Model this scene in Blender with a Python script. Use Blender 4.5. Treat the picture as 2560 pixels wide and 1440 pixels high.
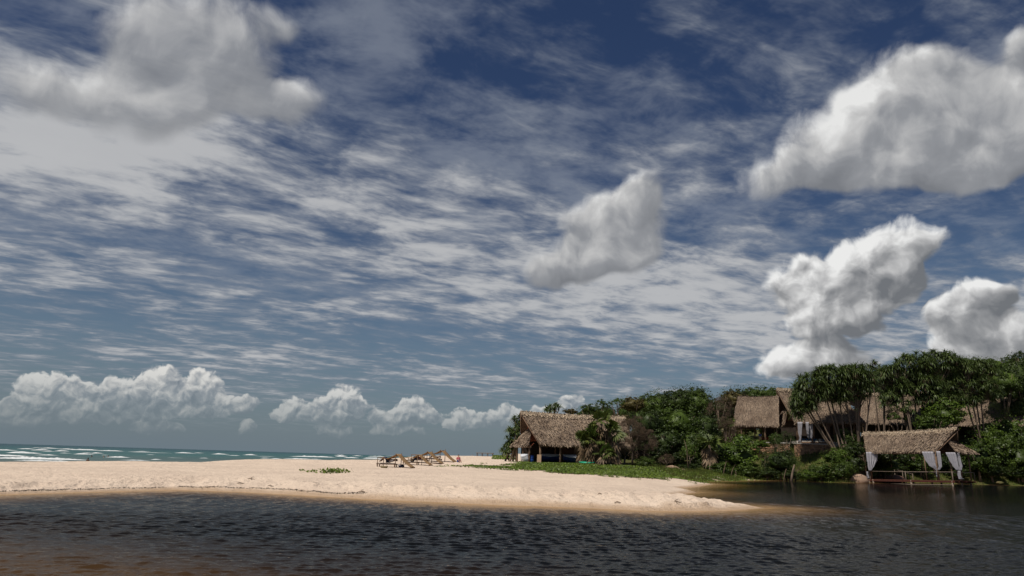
import bpy, math, random
import numpy as np
from mathutils import Vector, Matrix
for o in list(bpy.data.objects): bpy.data.objects.remove(o)
S = bpy.context.scene
C = S.collection
R = math.radians
random.seed(4); RNG = np.random.default_rng(7)

# ------------------------------------------------------------------ camera
CAMZ = 1.8; F = 1778.0; PITCH = R(13.53); ROLL = math.atan(0.0308)
cam = bpy.data.objects.new('camera', bpy.data.cameras.new('camera')); C.objects.link(cam)
cam.data.lens = 25; cam.data.sensor_width = 36; cam.data.clip_start = 0.3; cam.data.clip_end = 60000
MCAM = Matrix.Translation((0, 0, CAMZ)) @ Matrix.Rotation(math.pi/2+PITCH, 4, 'X') @ Matrix.Rotation(ROLL, 4, 'Z')
cam.matrix_world = MCAM; S.camera = cam
M3 = MCAM.to_3x3()
def ray(px, py): return M3 @ Vector(((px-1280)/F, (720-py)/F, -1))
def P(px, py, d):                       # world point seen at a photo pixel, d metres north of the camera
    r = ray(px, py); return Vector((0, 0, CAMZ)) + r*(d/r.y)
def G(px, py, z=0.0):
    r = ray(px, py); return Vector((0, 0, CAMZ)) + r*((z-CAMZ)/r.z)
def hor(px): return 1108 + 0.0308*px
def sc(d): return 1829.0/d              # photo pixels per metre at that distance
# ------------------------------------------------------------------ light
SUN_EL = R(59); SUN_AZ = R(220)         # compass angle from +Y clockwise: behind and to the left
sd = Vector((math.sin(SUN_AZ)*math.cos(SUN_EL), math.cos(SUN_AZ)*math.cos(SUN_EL), math.sin(SUN_EL)))
sun = bpy.data.objects.new('sun', bpy.data.lights.new('sun', 'SUN')); C.objects.link(sun)
sun.data.energy = 4.1; sun.data.angle = R(0.53); sun.data.color = (1, .93, .83)
sun.rotation_euler = (-sd).to_track_quat('-Z', 'Y').to_euler()
S.view_settings.view_transform = 'Standard'; S.view_settings.look = 'None'
S.view_settings.exposure = 0.0; S.view_settings.gamma = 1; S.view_settings.use_curve_mapping = False
W = bpy.data.worlds.new('World'); S.world = W; W.use_nodes = True

class NB:                               # small node builder
    def __init__(s, tree): s.t = tree; s.n = tree.nodes; s.l = tree.links
    def new(s, typ, **kw):
        n = s.n.new(typ)
        for k, v in kw.items(): setattr(n, k, v)
        return n
    def put(s, inp, v):
        if v is None: return
        if isinstance(v, bpy.types.NodeSocket): s.l.new(v, inp)
        else: inp.default_value = v
    def m(s, op, a, b=None, c=None, clamp=False):
        n = s.new('ShaderNodeMath', operation=op, use_clamp=clamp)
        for i, v in enumerate((a, b, c)): s.put(n.inputs[i], v)
        return n.outputs[0]
    def v(s, op, a, b=None, c=None):
        n = s.new('ShaderNodeVectorMath', operation=op)
        for i, x in enumerate((a, b, c)):
            if op == 'SCALE' and i == 1: s.put(n.inputs['Scale'], x)
            else: s.put(n.inputs[i], x)
        return n.outputs['Value'] if op in ('LENGTH', 'DOT_PRODUCT', 'DISTANCE') else n.outputs[0]
    def xyz(s, a=0., b=0., c=0.):
        n = s.new('ShaderNodeCombineXYZ')
        for i, v in enumerate((a, b, c)): s.put(n.inputs[i], v)
        return n.outputs[0]
    def sep(s, a):
        n = s.new('ShaderNodeSeparateXYZ'); s.put(n.inputs[0], a); return n.outputs
    def noise(s, vec, scale, detail=5, rough=.55, dist=0., col=False):
        n = s.new('ShaderNodeTexNoise'); s.put(n.inputs['Vector'], vec)
        for k, v in (('Scale', scale), ('Detail', detail), ('Roughness', rough), ('Distortion', dist)): s.put(n.inputs[k], v)
        return n.outputs['Color' if col else 'Fac']
    def noise2(s, vec, scale, detail=5, rough=.55):
        n = s.new('ShaderNodeTexNoise', noise_dimensions='2D'); s.put(n.inputs['Vector'], vec)
        for k, v in (('Scale', scale), ('Detail', detail), ('Roughness', rough)): s.put(n.inputs[k], v)
        return n.outputs['Fac']
    def puff(s, vec, scale, detail=3, rough=.55):   # rounded cauliflower relief, 0..1
        n = s.new('ShaderNodeTexVoronoi', voronoi_dimensions='2D', feature='SMOOTH_F1', normalize=True); s.put(n.inputs['Vector'], vec)
        for k, v in (('Scale', scale), ('Detail', detail), ('Roughness', rough), ('Lacunarity', 2.1), ('Smoothness', .35)): s.put(n.inputs[k], v)
        return s.m('SUBTRACT', 1.0, n.outputs['Distance'])
    def step(s, x, a, b, lo=0., hi=1.):
        n = s.new('ShaderNodeMapRange', interpolation_type='SMOOTHSTEP')
        for i, v in enumerate((x, a, b, lo, hi)): s.put(n.inputs[i], v)
        return n.outputs[0]
    def mix(s, f, a, b, blend='MIX'):
        n = s.new('ShaderNodeMix', data_type='RGBA', blend_type=blend)
        s.put(n.inputs[0], f); s.put(n.inputs[6], a); s.put(n.inputs[7], b); return n.outputs[2]
    def ramp(s, f, stops):
        n = s.new('ShaderNodeValToRGB'); s.put(n.inputs[0], f); e = n.color_ramp.elements
        while len(e) < len(stops): e.new(.5)
        for i, (p, c) in enumerate(stops): e[i].position = p; e[i].color = (*c, 1)
        return n.outputs[0]

# ------------------------------------------------------------------ sky
def azel(px, py):
    r = ray(px, py).normalized(); return math.atan2(r.x, r.y), math.asin(r.z)
def build_sky():
    w = NB(W.node_tree); w.n.clear()
    co = w.new('ShaderNodeTexCoord').outputs['Generated']
    x, y, z = w.sep(co)
    sky = w.new('ShaderNodeTexSky', sky_type='NISHITA', sun_disc=False)
    sky.sun_elevation = SUN_EL; sky.sun_rotation = SUN_AZ; sky.air_density = 1.0; sky.dust_density = .6; sky.ozone_density = 2.0
    zc = w.m('MAXIMUM', z, 0.0)
    base = w.mix(1.0, w.mix(1., sky.outputs[0], (SKYK, SKYK, SKYK, 1), 'MULTIPLY'), (0.78, 0.88, .98, 1), 'MULTIPLY')
    # polarised deepening of the blue higher up: a real property of this sky
    base = w.mix(w.step(zc, 0.10, .42), base, w.mix(1., base, (.62, .66, .80, 1), 'MULTIPLY'))
    hz = w.m('POWER', w.m('SUBTRACT', 1.0, zc, clamp=True), 7.0)
    base = w.mix(w.m('MULTIPLY', hz, .93), base, (.150, .195, .232, 1))
    # high rippled layer, laid on a plane overhead
    iz = w.m('DIVIDE', 1.0, w.m('ADD', zc, 0.07))
    th = R(28)                           # streets run towards the right-hand horizon
    ca, sa = math.cos(th), math.sin(th)
    u0 = w.m('MULTIPLY', x, iz); v0 = w.m('MULTIPLY', y, iz)
    u = w.m('ADD', w.m('MULTIPLY', u0, ca), w.m('MULTIPLY', v0, sa))
    v = w.m('SUBTRACT', w.m('MULTIPLY', v0, ca), w.m('MULTIPLY', u0, sa))
    pw = w.xyz(w.m('MULTIPLY', u, .74), v, 3.1)
    warp = w.v('SCALE', w.v('SUBTRACT', w.noise(w.xyz(u, v, 1.), 1.1, 3, col=True), (.5, .5, .5)), .26)
    pq = w.v('ADD', pw, warp)
    big = w.noise(pq, 0.85, 3, .5)
    rip = w.noise(pq, 5.4, 5, .56, .1)
    fine = w.noise(w.v('MULTIPLY', pq, (1.6, 2.2, 1)), 7.0, 4, .62, .2)
    a0 = w.m('ARCTAN2', x, y); e0 = w.m('ARCSINE', z)
    # coverage: where the layer is thick and where it opens
    cov = w.m('MULTIPLY_ADD', big, 1.7, -.44)
    for (px, py, rx, ry, amt) in COVER:
        a, e = azel(px, py)
        q = w.v('MULTIPLY', w.v('SUBTRACT', w.xyz(a0, e0), (a, e, 0)), (F/rx, F/ry, 0))
        g = w.m('POWER', 2.7183, w.m('MULTIPLY', w.v('DOT_PRODUCT', q, q), -1.))
        cov = w.m('MULTIPLY_ADD', g, amt, cov)
    den = w.m('ADD', cov, w.m('ADD', w.m('MULTIPLY_ADD', rip, 2.1, -1.05), w.m('MULTIPLY_ADD', fine, 1.0, -.5)))
    alt = w.step(den, .15, 1.2)
    alt = w.m('MULTIPLY', alt, w.step(z, .012, .11))
    alt = w.m('MULTIPLY', alt, .90)
    altc = w.mix(w.step(den, .4, 1.4), (.20, .228, .28, 1), (.50, .505, .515, 1))
    veil = w.noise(w.xyz(w.m('MULTIPLY', u, .9), v, 7.7), 4.2, 5, .62, .2)
    vb = w.noise(w.xyz(u, v, 2.), 1.3, 2, .5)
    col = w.mix(w.m('MULTIPLY', w.step(w.m('ADD', veil, w.m('MULTIPLY_ADD', vb, .6, -.3)), .42, .76), w.step(z, .12, .3, 0., .42)), base, (.33, .36, .41, 1))
    col = w.mix(alt, col, altc)
    # heaped clouds: groups of rounded heads with ragged edges; each part of the sky only computes its own group
    def finish(c):
        c = w.mix(w.step(z, -.02, -.001), (.10, .095, .085, 1), c)
        bg = w.new('ShaderNodeBackground'); w.put(bg.inputs[0], w.mix(1., c, (1/BGS, 1/BGS, 1/BGS, 1), 'MULTIPLY')); bg.inputs[1].default_value = BGS
        return bg.outputs[0]
    def heap(col, puffy, nsc, soft, wamp, namp, relief, fade, det, tone, blobs, amax=1.):
        p = w.xyz(a0, e0)
        dw = w.v('SCALE', w.v('SUBTRACT', w.noise(p, nsc*.8, 2, .5, col=True), (.5, .5, .5)), wamp)
        pp = w.v('ADD', p, w.v('MULTIPLY', dw, (1, 1, 0)))
        D = None; SH = None
        for (px, py, rx, ry) in blobs:
            a, e = azel(px, py)
            kx, ky = F/rx/1.06, F/ry/(1.08 if py > 930 else 1.02)
            q = w.v('MULTIPLY_ADD', pp, (kx, ky, 0), (-a*kx, -e*ky, 0))
            wi = w.m('SUBTRACT', 1.0, w.v('LENGTH', q), clamp=True)
            si = w.m('MULTIPLY', wi, w.v('DOT_PRODUCT', q, (-.45, .89, 0)))
            D = wi if D is None else w.m('ADD', D, wi)
            SH = si if SH is None else w.m('ADD', SH, si)
        o2 = w.v('ADD', pp, (-.10/nsc*1.5, .21/nsc*1.5, 0))
        q1 = w.noise2(pp, nsc, det, .58); q2 = w.noise2(o2, nsc, 3, .5)
        v1 = w.puff(pp, nsc*1.15, 2.5, .5); v2 = w.puff(o2, nsc*1.15, 2.5, .5)
        n1 = w.m('MULTIPLY_ADD', w.m('SUBTRACT', v1, .66), puffy, w.m('MULTIPLY', q1, 1.))
        n2 = w.m('MULTIPLY_ADD', w.m('SUBTRACT', v2, .66), puffy, w.m('MULTIPLY', q2, 1.))
        n3 = w.noise2(w.v('ADD', pp, (.03, .01, 0)), nsc*.45, 2, .5)
        d = w.m('ADD', w.m('MULTIPLY', D, 2.15), w.m('MULTIPLY', w.m('SUBTRACT', n1, .62), namp))
        sh = w.m('DIVIDE', SH, w.m('ADD', D, .08))
        db = w.m('MULTIPLY_ADD', w.m('MINIMUM', w.m('ADD', sh, .05), 0.), fade, d)
        al = w.m('MULTIPLY', w.step(db, 0.0, soft), w.step(D, 0.0, .12))
        br = w.m('ADD', w.m('MULTIPLY_ADD', sh, .85, .60), w.m('MULTIPLY', w.m('SUBTRACT', n1, n2), relief))
        br = w.m('ADD', br, w.m('MULTIPLY_ADD', n3, .7, -.35))
        br = w.m('ADD', br, w.m('MULTIPLY', w.step(d, 0, .9), -.12))
        cc = w.ramp(br, tone)
        cc = w.mix(w.step(z, .0, .13, .92, 0.), cc, base)   # distance haze near the horizon
        return finish(w.mix(w.m('MULTIPLY', al, w.step(z, 0., .035, .0, .98*amax)), col, cc))
    shs = [heap(col, *g) for g in CUMULUS]
    def pick(f, A, B):
        n = w.new('ShaderNodeMixShader'); w.put(n.inputs[0], f); w.l.new(A, n.inputs[1]); w.l.new(B, n.inputs[2]); return n.outputs[0]
    aL = azel(1640, 1000)[0]; zL = math.sin(azel(700, 905)[1]); aM = azel(1200, 400)[0]; aC = azel(1790, 300)[0]; eC = azel(2200, 530)[1]
    low = w.m('MULTIPLY', w.m('LESS_THAN', a0, aL), w.m('LESS_THAN', z, zL))
    isC = w.m('MAXIMUM', w.m('LESS_THAN', a0, aC), w.m('GREATER_THAN', e0, eC))
    r_ = pick(isC, shs[2], shs[1])
    r_ = pick(w.m('GREATER_THAN', a0, aM), shs[0], r_)
    r_ = pick(low, r_, shs[3])
    w.l.new(r_, w.new('ShaderNodeOutputWorld').inputs[0])
BGS = 0.1; SKYK = 0.047
COVER = [(500, 520, 650, 330, .34), (120, 230, 330, 170, .25), (1100, 800, 900, 160, .26), (150, 330, 260, 180, .35), (1250, 420, 420, 190, .12), (1750, 620, 700, 240, .30),
         (2000, 880, 500, 120, .25), (1100, 190, 200, 90, -.24), (1000, 60, 260, 80, .05), (1650, 100, 500, 120, .10), (1950, 230, 260, 150, .04), (2400, 60, 300, 110, -.22), (1850, 680, 260, 200, .16),
         (60, 780, 330, 70, -.40), (880, 880, 260, 60, -.28), (900, 200, 130, 140, -.25), (1500, 280, 160, 160, -.12), (60, 20, 250, 70, -.40), (60, 890, 400, 60, .15)]
T_LOW = [(0.05, (.19, .215, .25)), (.42, (.33, .35, .375)), (.78, (.62, .61, .59)), (1., (.80, .78, .74))]
T_MID = [(0.05, (.16, .17, .185)), (.40, (.30, .305, .315)), (.72, (.56, .56, .56)), (1., (.84, .84, .83))]
T_SOFT = [(0.0, (.19, .20, .22)), (.40, (.28, .29, .31)), (.75, (.52, .52, .52)), (1., (.80, .80, .79))]
CUMULUS = [
    (.35, 10., 2.0, .10, 2.5, .8, 2.2, 6, T_SOFT, [(420, 50, 150, 130), (340, 110, 120, 100), (520, 130, 180, 150), (600, 190, 140, 130), (470, 240, 230, 130), (330, 270, 220, 110), (745, 262, 85, 75), (680, 270, 100, 70), (100, 190, 200, 100), (700, 50, 90, 50)], .86),
    (.45, 16., 1.15, .05, 1.5, .85, 1.7, 6, T_SOFT, [(2250, 250, 165, 130), (2300, 290, 190, 140), (2150, 350, 190, 130), (2440, 330, 200, 150), (2300, 400, 260, 110), (2500, 390, 160, 90), (2000, 440, 170, 70), (2555, 125, 60, 60), (2550, 290, 120, 110),
        (1605, 480, 80, 75), (1580, 560, 130, 115), (1490, 560, 105, 95), (1440, 655, 130, 75), (1375, 690, 90, 45), (1530, 640, 140, 85)]),
    (.75, 24., .65, .035, 1.5, 1.05, 2.2, 5, T_MID, [(2040, 720, 115, 100), (2140, 690, 90, 80), (2235, 655, 115, 110), (2255, 715, 50, 80), (2125, 755, 130, 90), (2100, 815, 130, 60), (2020, 690, 60, 60),
                                  (2385, 785, 65, 60), (2440, 780, 90, 80), (2500, 850, 110, 70), (2420, 865, 80, 50), (2480, 750, 60, 45), (2060, 910, 150, 60), (2000, 905, 70, 50)]),
    (.7, 62., .5, .018, 1.45, 1.3, 2.6, 4, T_LOW, [(130, 985, 75, 50), (95, 1005, 60, 32), (235, 1003, 75, 42), (330, 988, 70, 44), (402, 965, 52, 46), (400, 1002, 70, 36), (505, 972, 52, 46), (495, 1010, 80, 46), (570, 1025, 66, 34), (620, 1010, 35, 28), (260, 1040, 190, 36),
                                  (740, 1015, 36, 24), (720, 1035, 50, 24), (800, 1040, 110, 30), (860, 1000, 46, 42), (870, 1030, 66, 42), (810, 1015, 36, 28), (1030, 1030, 55, 40), (985, 1050, 70, 30), (1060, 1045, 50, 30), (1180, 1055, 90, 34),
                                  (1260, 1050, 60, 38), (1300, 1060, 60, 34), (1430, 1010, 36, 28), (1380, 1035, 60, 28), (400, 1075, 70, 20), (840, 1080, 60, 18), (620, 1072, 26, 22), (20, 1030, 40, 30), (60, 1060, 60, 18), (1000, 1080, 80, 18)]),
]
build_sky()

# ------------------------------------------------------------------ helpers
def tag(o, label=None, cat=None, group=None, kind=None):
    for k, v in (('label', label), ('category', cat), ('group', group), ('kind', kind)):
        if v: o[k] = v
    return o
def empty(name, loc, rz=0., label=None, cat=None, group=None):
    o = bpy.data.objects.new(name, None); C.objects.link(o); o.location = loc; o.rotation_euler = (0, 0, rz); o.empty_display_size = .3
    return tag(o, label, cat, group)
def link(name, me, parent=None, mat=None, smooth=False):
    o = bpy.data.objects.new(name, me); C.objects.link(o)
    if parent: o.parent = parent
    if mat and not me.materials: me.materials.append(mat)
    if smooth: me.polygons.foreach_set('use_smooth', [True]*len(me.polygons))
    return o
def np_mesh(name, V, Fq):
    V = np.asarray(V, np.float32); Fq = np.asarray(Fq, np.int32); k = Fq.shape[1]
    me = bpy.data.meshes.new(name); me.vertices.add(len(V)); me.vertices.foreach_set('co', V.ravel())
    me.loops.add(Fq.size); me.loops.foreach_set('vertex_index', Fq.ravel())
    me.polygons.add(len(Fq)); me.polygons.foreach_set('loop_start', np.arange(0, Fq.size, k, dtype=np.int32))
    try: me.polygons.foreach_set('loop_total', np.full(len(Fq), k, np.int32))
    except Exception: pass
    me.update(calc_edges=True); return me
class MB:
    def __init__(s): s.v = []; s.f = []
    def quadstrip(s, rings, closed=True, caps=True):
        b = len(s.v); n = len(rings[0])
        for r in rings: s.v += [tuple(p) for p in r]
        for i in range(len(rings)-1):
            for j in range(n if closed else n-1):
                k = (j+1) % n; s.f.append((b+i*n+j, b+i*n+k, b+(i+1)*n+k, b+(i+1)*n+j))
        if caps and closed:
            s.f.append(tuple(b+j for j in reversed(range(n)))); e = b+(len(rings)-1)*n; s.f.append(tuple(e+j for j in range(n)))
        return s
    def tube(s, pts, rad, n=6):
        pts = [Vector(p) for p in pts]; rad = rad if isinstance(rad, (list, tuple)) else [rad]*len(pts); rings = []
        for i, p in enumerate(pts):
            t = (pts[min(i+1, len(pts)-1)]-pts[max(i-1, 0)]).normalized()
            a = t.cross(Vector((0, 0, 1)) if abs(t.z) < .9 else Vector((1, 0, 0))).normalized(); c = t.cross(a)
            rings.append([p+(a*math.cos(q)+c*math.sin(q))*rad[i] for q in [2*math.pi*k/n for k in range(n)]])
        return s.quadstrip(rings)
    def box(s, c, d, M=None):
        c = Vector(c); d = Vector(d)/2; M = M or Matrix.Identity(3); e = min(d)*.18
        ring = lambda z, sh: [c+M@Vector((x*(d.x-sh), y*(d.y-sh), z)) for x, y in ((-1, -1), (1, -1), (1, 1), (-1, 1))]
        return s.quadstrip([ring(-d.z, e), ring(-d.z+e, 0), ring(d.z-e, 0), ring(d.z, e)])
    def slab(s, poly, t):                 # thick polygon: top face plus underside t below along its normal
        poly = [Vector(p) for p in poly]; nrm = (poly[1]-poly[0]).cross(poly[2]-poly[0]).normalized()
        return s.quadstrip([[p-nrm*t for p in poly], poly])
    def poly(s, pts): b = len(s.v); s.v += [tuple(p) for p in pts]; s.f.append(tuple(range(b, b+len(pts)))); return s
    def ball(s, c, r, n=8, m=6, nz=0., seed=0):
        rr = random.Random(seed); c = Vector(c); r = Vector(r) if hasattr(r, '__len__') else Vector((r, r, r)); rings = []
        for i in range(1, m):
            th = math.pi*i/m; rings.append([c+Vector((r.x*math.sin(th)*math.cos(q), r.y*math.sin(th)*math.sin(q), -r.z*math.cos(th)))*(1+rr.uniform(-nz, nz)) for q in [2*math.pi*k/n for k in range(n)]])
        return s.quadstrip(rings)
    def build(s, name, mat=None, parent=None, smooth=False):
        me = bpy.data.meshes.new(name); me.from_pydata(s.v, [], s.f); me.update(); return link(name, me, parent, mat, smooth)

def vnoise(x, y, seed=0):                 # smooth value noise, numpy
    xi = np.floor(x).astype(np.int64); yi = np.floor(y).astype(np.int64); fx = x-xi; fy = y-yi
    fx = fx*fx*(3-2*fx); fy = fy*fy*(3-2*fy)
    def h(a, b):
        n = (a*374761393+b*668265263+seed*1274126177) & 0xffffffff; n = ((n ^ (n >> 13))*1103515245) & 0xffffffff
        return ((n ^ (n >> 16)) & 0xffff)/65535.0
    return (h(xi, yi)*(1-fx)+h(xi+1, yi)*fx)*(1-fy)+(h(xi, yi+1)*(1-fx)+h(xi+1, yi+1)*fx)*fy
def fbm(x, y, o=4, seed=0):
    r = 0; a = .5
    for i in range(o): r = r+a*vnoise(x*2**i, y*2**i, seed+i); a *= .5
    return r

# ------------------------------------------------------------------ materials
def material(name, c1, c2=None, scale=3., rough=.8, bump=0., bscale=None, spec=.3, island=0., transl=0., stretch=(1, 1, 1), detail=4):
    m = bpy.data.materials.new(name); m.use_nodes = True; w = NB(m.node_tree); w.n.clear()
    co = w.new('ShaderNodeTexCoord').outputs['Object']; co = w.v('MULTIPLY', co, stretch)
    c2 = c2 or tuple(v*.7 for v in c1)
    col = w.mix(w.step(w.noise(co, scale, detail, .6), .3, .7), (*c1, 1), (*c2, 1))
    if island:
        g = w.new('ShaderNodeNewGeometry').outputs['Random Per Island']
        col = w.mix(1., col, w.ramp(g, [(0, (1-island,)*3), (1, (1+island, 1+island*.9, 1+island*.5))]), 'MULTIPLY')
    p = w.new('ShaderNodeBsdfPrincipled'); w.put(p.inputs['Base Color'], col); p.inputs['Roughness'].default_value = rough; p.inputs['Specular IOR Level'].default_value = spec
    if bump:
        b = w.new('ShaderNodeBump'); b.inputs['Strength'].default_value = bump; b.inputs['Distance'].default_value = .05
        w.put(b.inputs['Height'], w.noise(co, bscale or scale*4, 4, .6)); w.l.new(b.outputs[0], p.inputs['Normal'])
    out = w.new('ShaderNodeOutputMaterial'); sh = p.outputs[0]
    if transl:
        t = w.new('ShaderNodeBsdfTranslucent'); w.put(t.inputs[0], col); x = w.new('ShaderNodeMixShader'); x.inputs[0].default_value = transl
        w.l.new(sh, x.inputs[1]); w.l.new(t.outputs[0], x.inputs[2]); sh = x.outputs[0]
    w.l.new(sh, out.inputs[0]); return m
def leafmat(name, c, c2=None, isl=.45, tr=.3, sp=.35): return material(name, c, c2 or (c[0]*.55, c[1]*.6, c[2]*.6), .6, .5, 0, None, sp, isl, tr, detail=2)
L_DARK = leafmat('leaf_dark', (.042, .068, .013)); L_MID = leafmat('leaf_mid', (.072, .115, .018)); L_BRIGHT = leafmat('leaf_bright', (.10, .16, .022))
L_OLIVE = leafmat('leaf_olive', (.085, .075, .028), (.11, .09, .03)); L_BROWN = leafmat('leaf_brown', (.14, .10, .075), (.09, .068, .05), .4, .15, .1)
L_PAND = leafmat('leaf_strap', (.11, .155, .048), (.065, .105, .03), .5, .25, .5); L_FAN = leafmat('leaf_fan', (.07, .115, .025), (.10, .12, .03), .5, .25, .4)
DEAD = leafmat('dead_leaf', (.24, .175, .12), (.15, .11, .08), .4, .2, .1)
VINE = leafmat('leaf_vine', (.125, .185, .022), (.085, .13, .018), .45, .3, .4)
REED = leafmat('leaf_grass', (.075, .115, .022), (.11, .11, .03), .45, .3, .2)
BARK = material('bark', (.20, .15, .11), (.12, .09, .07), 3, .9, .6, 9, .1, stretch=(1, 1, .3))
TWIG = material('twig', (.16, .115, .085), (.10, .075, .06), 5, .9, spec=.1, island=.3)
THATCH = material('thatch', (.265, .208, .170), (.165, .125, .102), .55, .95, .9, 14, .05, island=.42)
THATCHD = material('thatch_base', (.16, .11, .08), (.11, .08, .06), 6, .95, .9, 14, .05)
CAPM = material('thatch_cap', (.42, .34, .26), (.30, .24, .19), 5, .95, .6, 20, .05, island=.3)
POLE = material('pole_wood', (.20, .13, .085), (.13, .085, .06), 4, .85, .4, 20, .15, stretch=(1, 1, .2))
REDW = material('red_wood', (.26, .075, .04), (.17, .05, .03), 3, .8, .3, 12, .2)
DECKR = material('dark_red_wood', (.10, .032, .022), (.06, .02, .015), 3, .8, .3, 12, .2)
DECKM = material('deck_wood', (.13, .050, .034), (.085, .034, .025), 5, .7, .3, 12, .25, island=.35)
GREYW = material('weathered_wood', (.23, .18, .14), (.15, .12, .10), 5, .85, .3, 12, .15)
MUDW = material('plaster_wall', (.20, .12, .085), (.15, .09, .065), 2, .9, .3, 9, .1)
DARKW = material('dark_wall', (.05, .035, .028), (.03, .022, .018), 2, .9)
WHITEC = material('white_cloth', (.47, .46, .50), (.40, .39, .43), 3, .9, transl=.25)
STONE = material('coral_stone', (.42, .27, .185), (.30, .18, .125), 1.2, .9, .6, 10, .1, island=.3)
LEDGE = material('pale_ledge', (.55, .50, .45), (.45, .41, .37), 3, .9, .2)
BOULD = material('boulder_rock', (.36, .245, .175), (.26, .18, .13), 1.3, .9, .7, 6, .1)
HEMP = material('hemp_cloth', (.42, .275, .15), (.36, .23, .12), 9, .95, .2, 60, .05, transl=.3)
BOATW = material('boat_white', (.62, .64, .68), (.5, .52, .56), 2, .5); BOATB = material('boat_blue', (.02, .045, .16), (.015, .03, .1), 2, .45)
BLUEP = material('blue_plastic', (.02, .07, .30), (.015, .05, .2), 2, .4); GREENP = material('green_plastic', (.01, .36, .20), (.008, .26, .15), 2, .4)
CUSH = [material('cushion_blue', (.03, .08, .17)), material('cushion_teal', (.08, .18, .22)), material('cushion_pale', (.40, .38, .35))]
SKINL = material('skin_light', (.48, .26, .18), (.42, .22, .15), 4, .6); SKIND = material('skin_brown', (.16, .075, .045), (.12, .055, .035), 4, .55)
HAIR = material('hair_dark', (.02, .014, .01), rough=.6)
CL = {k: material('cloth_'+k, v, rough=.9) for k, v in dict(blue=(.03, .08, .30), white=(.62, .62, .66), red=(.35, .04, .03), navy=(.02, .03, .07), khaki=(.3, .24, .16), pink=(.5, .12, .14)).items()}
FOAM = material('sea_foam', (.80, .80, .80), (.55, .60, .60), 1.2, .9, .5, 3, .1)
BOARD = material('plywood', (.36, .25, .16), (.30, .2, .13), 2, .85)

# ------------------------------------------------------------------ terrain
def Wp(px, d, z=0.): p = P(px, hor(px), d); return (p.x, p.y, z)
LAG = [G(*q)[:2] for q in [(-150, 1242), (0, 1236), (200, 1230), (430, 1224), (600, 1229), (760, 1238), (900, 1246), (1080, 1254), (1250, 1262), (1380, 1266), (1500, 1271), (1600, 1276), (1720, 1277), (1830, 1274), (1905, 1269),
        (1800, 1261), (1700, 1253), (1640, 1240), (1700, 1235), (1737, 1230), (1705, 1224), (1692, 1220), (1740, 1216), (1782, 1210), (1740, 1206), (1700, 1205), (1745, 1203), (1800, 1202), (1900, 1200), (1985, 1199)]]
LAG = np.array(LAG + [Wp(*q)[:2] for q in [(2030, 104), (2080, 103), (2130, 107), (2165, 116), (2220, 121), (2300, 124), (2400, 125), (2560, 126), (2700, 122)]] + [(150, 60), (160, -80), (-120, -80), (-120, 25)])
SEA = np.array([Wp(-900, 55)[:2], Wp(-300, 60)[:2], Wp(0, 66)[:2], Wp(500, 98)[:2], Wp(950, 150)[:2], Wp(1150, 215)[:2], Wp(1220, 330)[:2], Wp(1235, 700)[:2], (-60, 1100), (-400, 4000), (-3000, 20000), (-30000, 20000), (-30000, -3000), (-2500, -200)])
def sdist(X, Y, poly):                    # signed distance, positive inside
    d2 = np.full(X.shape, 1e18); inside = np.zeros(X.shape, bool); n = len(poly)
    for i in range(n):
        ax, ay = poly[i]; bx, by = poly[(i+1) % n]; ex, ey = bx-ax, by-ay
        t = np.clip(((X-ax)*ex+(Y-ay)*ey)/(ex*ex+ey*ey), 0, 1); d2 = np.minimum(d2, (X-ax-t*ex)**2+(Y-ay-t*ey)**2)
        c = ((ay > Y) != (by > Y)) & (X < ex*(Y-ay)/((ey if ey else 1e-9))+ax); inside ^= c
    return np.sqrt(d2)*np.where(inside, 1, -1)
CP = np.array([Wp(*q) for q in [(-500, 26, .3), (0, 30, .3), (0, 50, .42), (-400, 50, .42), (500, 38, .5), (500, 75, .52), (700, 34, .55), (950, 36, .5), (950, 80, .45), (950, 118, .95), (700, 105, .75), (1150, 85, .62), (1280, 34, .55), (1280, 60, .66), (1280, 75, .95), (1400, 95, 1.40),
       (1340, 99, 1.42), (1550, 100, 1.38), (1250, 112, 1.45), (1270, 135, 1.7), (1150, 125, 1.1), (1180, 170, 1.3), (1600, 45, .42), (1600, 78, .8), (1750, 40, .22), (1770, 60, .15), (1790, 75, .12), (1720, 100, .8), (1900, 98, .12), (1720, 115, 2.5), (1720, 140, 5.5), (1900, 112, 1.2),
       (1870, 121, 4.6), (1900, 128, 5.6), (2100, 128, 5.6), (2060, 110, 1.0), (2060, 121, 4.4), (2180, 122, 1.5), (2300, 128, 1.5), (2300, 134, 4.4), (2400, 140, 5.6), (2540, 131, 1.6), (2540, 138, 4.4), (1500, 125, 3.), (1500, 150, 5.), (1900, 165, 9.), (2300, 165, 10.), (2600, 155, 10.),
       (1300, 170, 1.9), (1900, 230, 13.), (2600, 230, 15.), (1500, 300, 8.), (2620, 132, 1.6), (2900, 130, 3.), (2900, 150, 9.), (2900, 110, 1.5), (2200, 700, 20.), (1400, 900, 3.), (1240, 250, 2.), (1200, 500, 2.), (1340, 300, 2.5), (1260, 180, 2.), (1265, 150, 2.2), (1300, 600, 3.)]])
TIPA, TIPB = G(1900, 1270)[:2], G(2090, 1276)[:2]
SH1, SH2 = Vector(G(-100, 1300)[:2]), Vector(G(1150, 1440)[:2])
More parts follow.
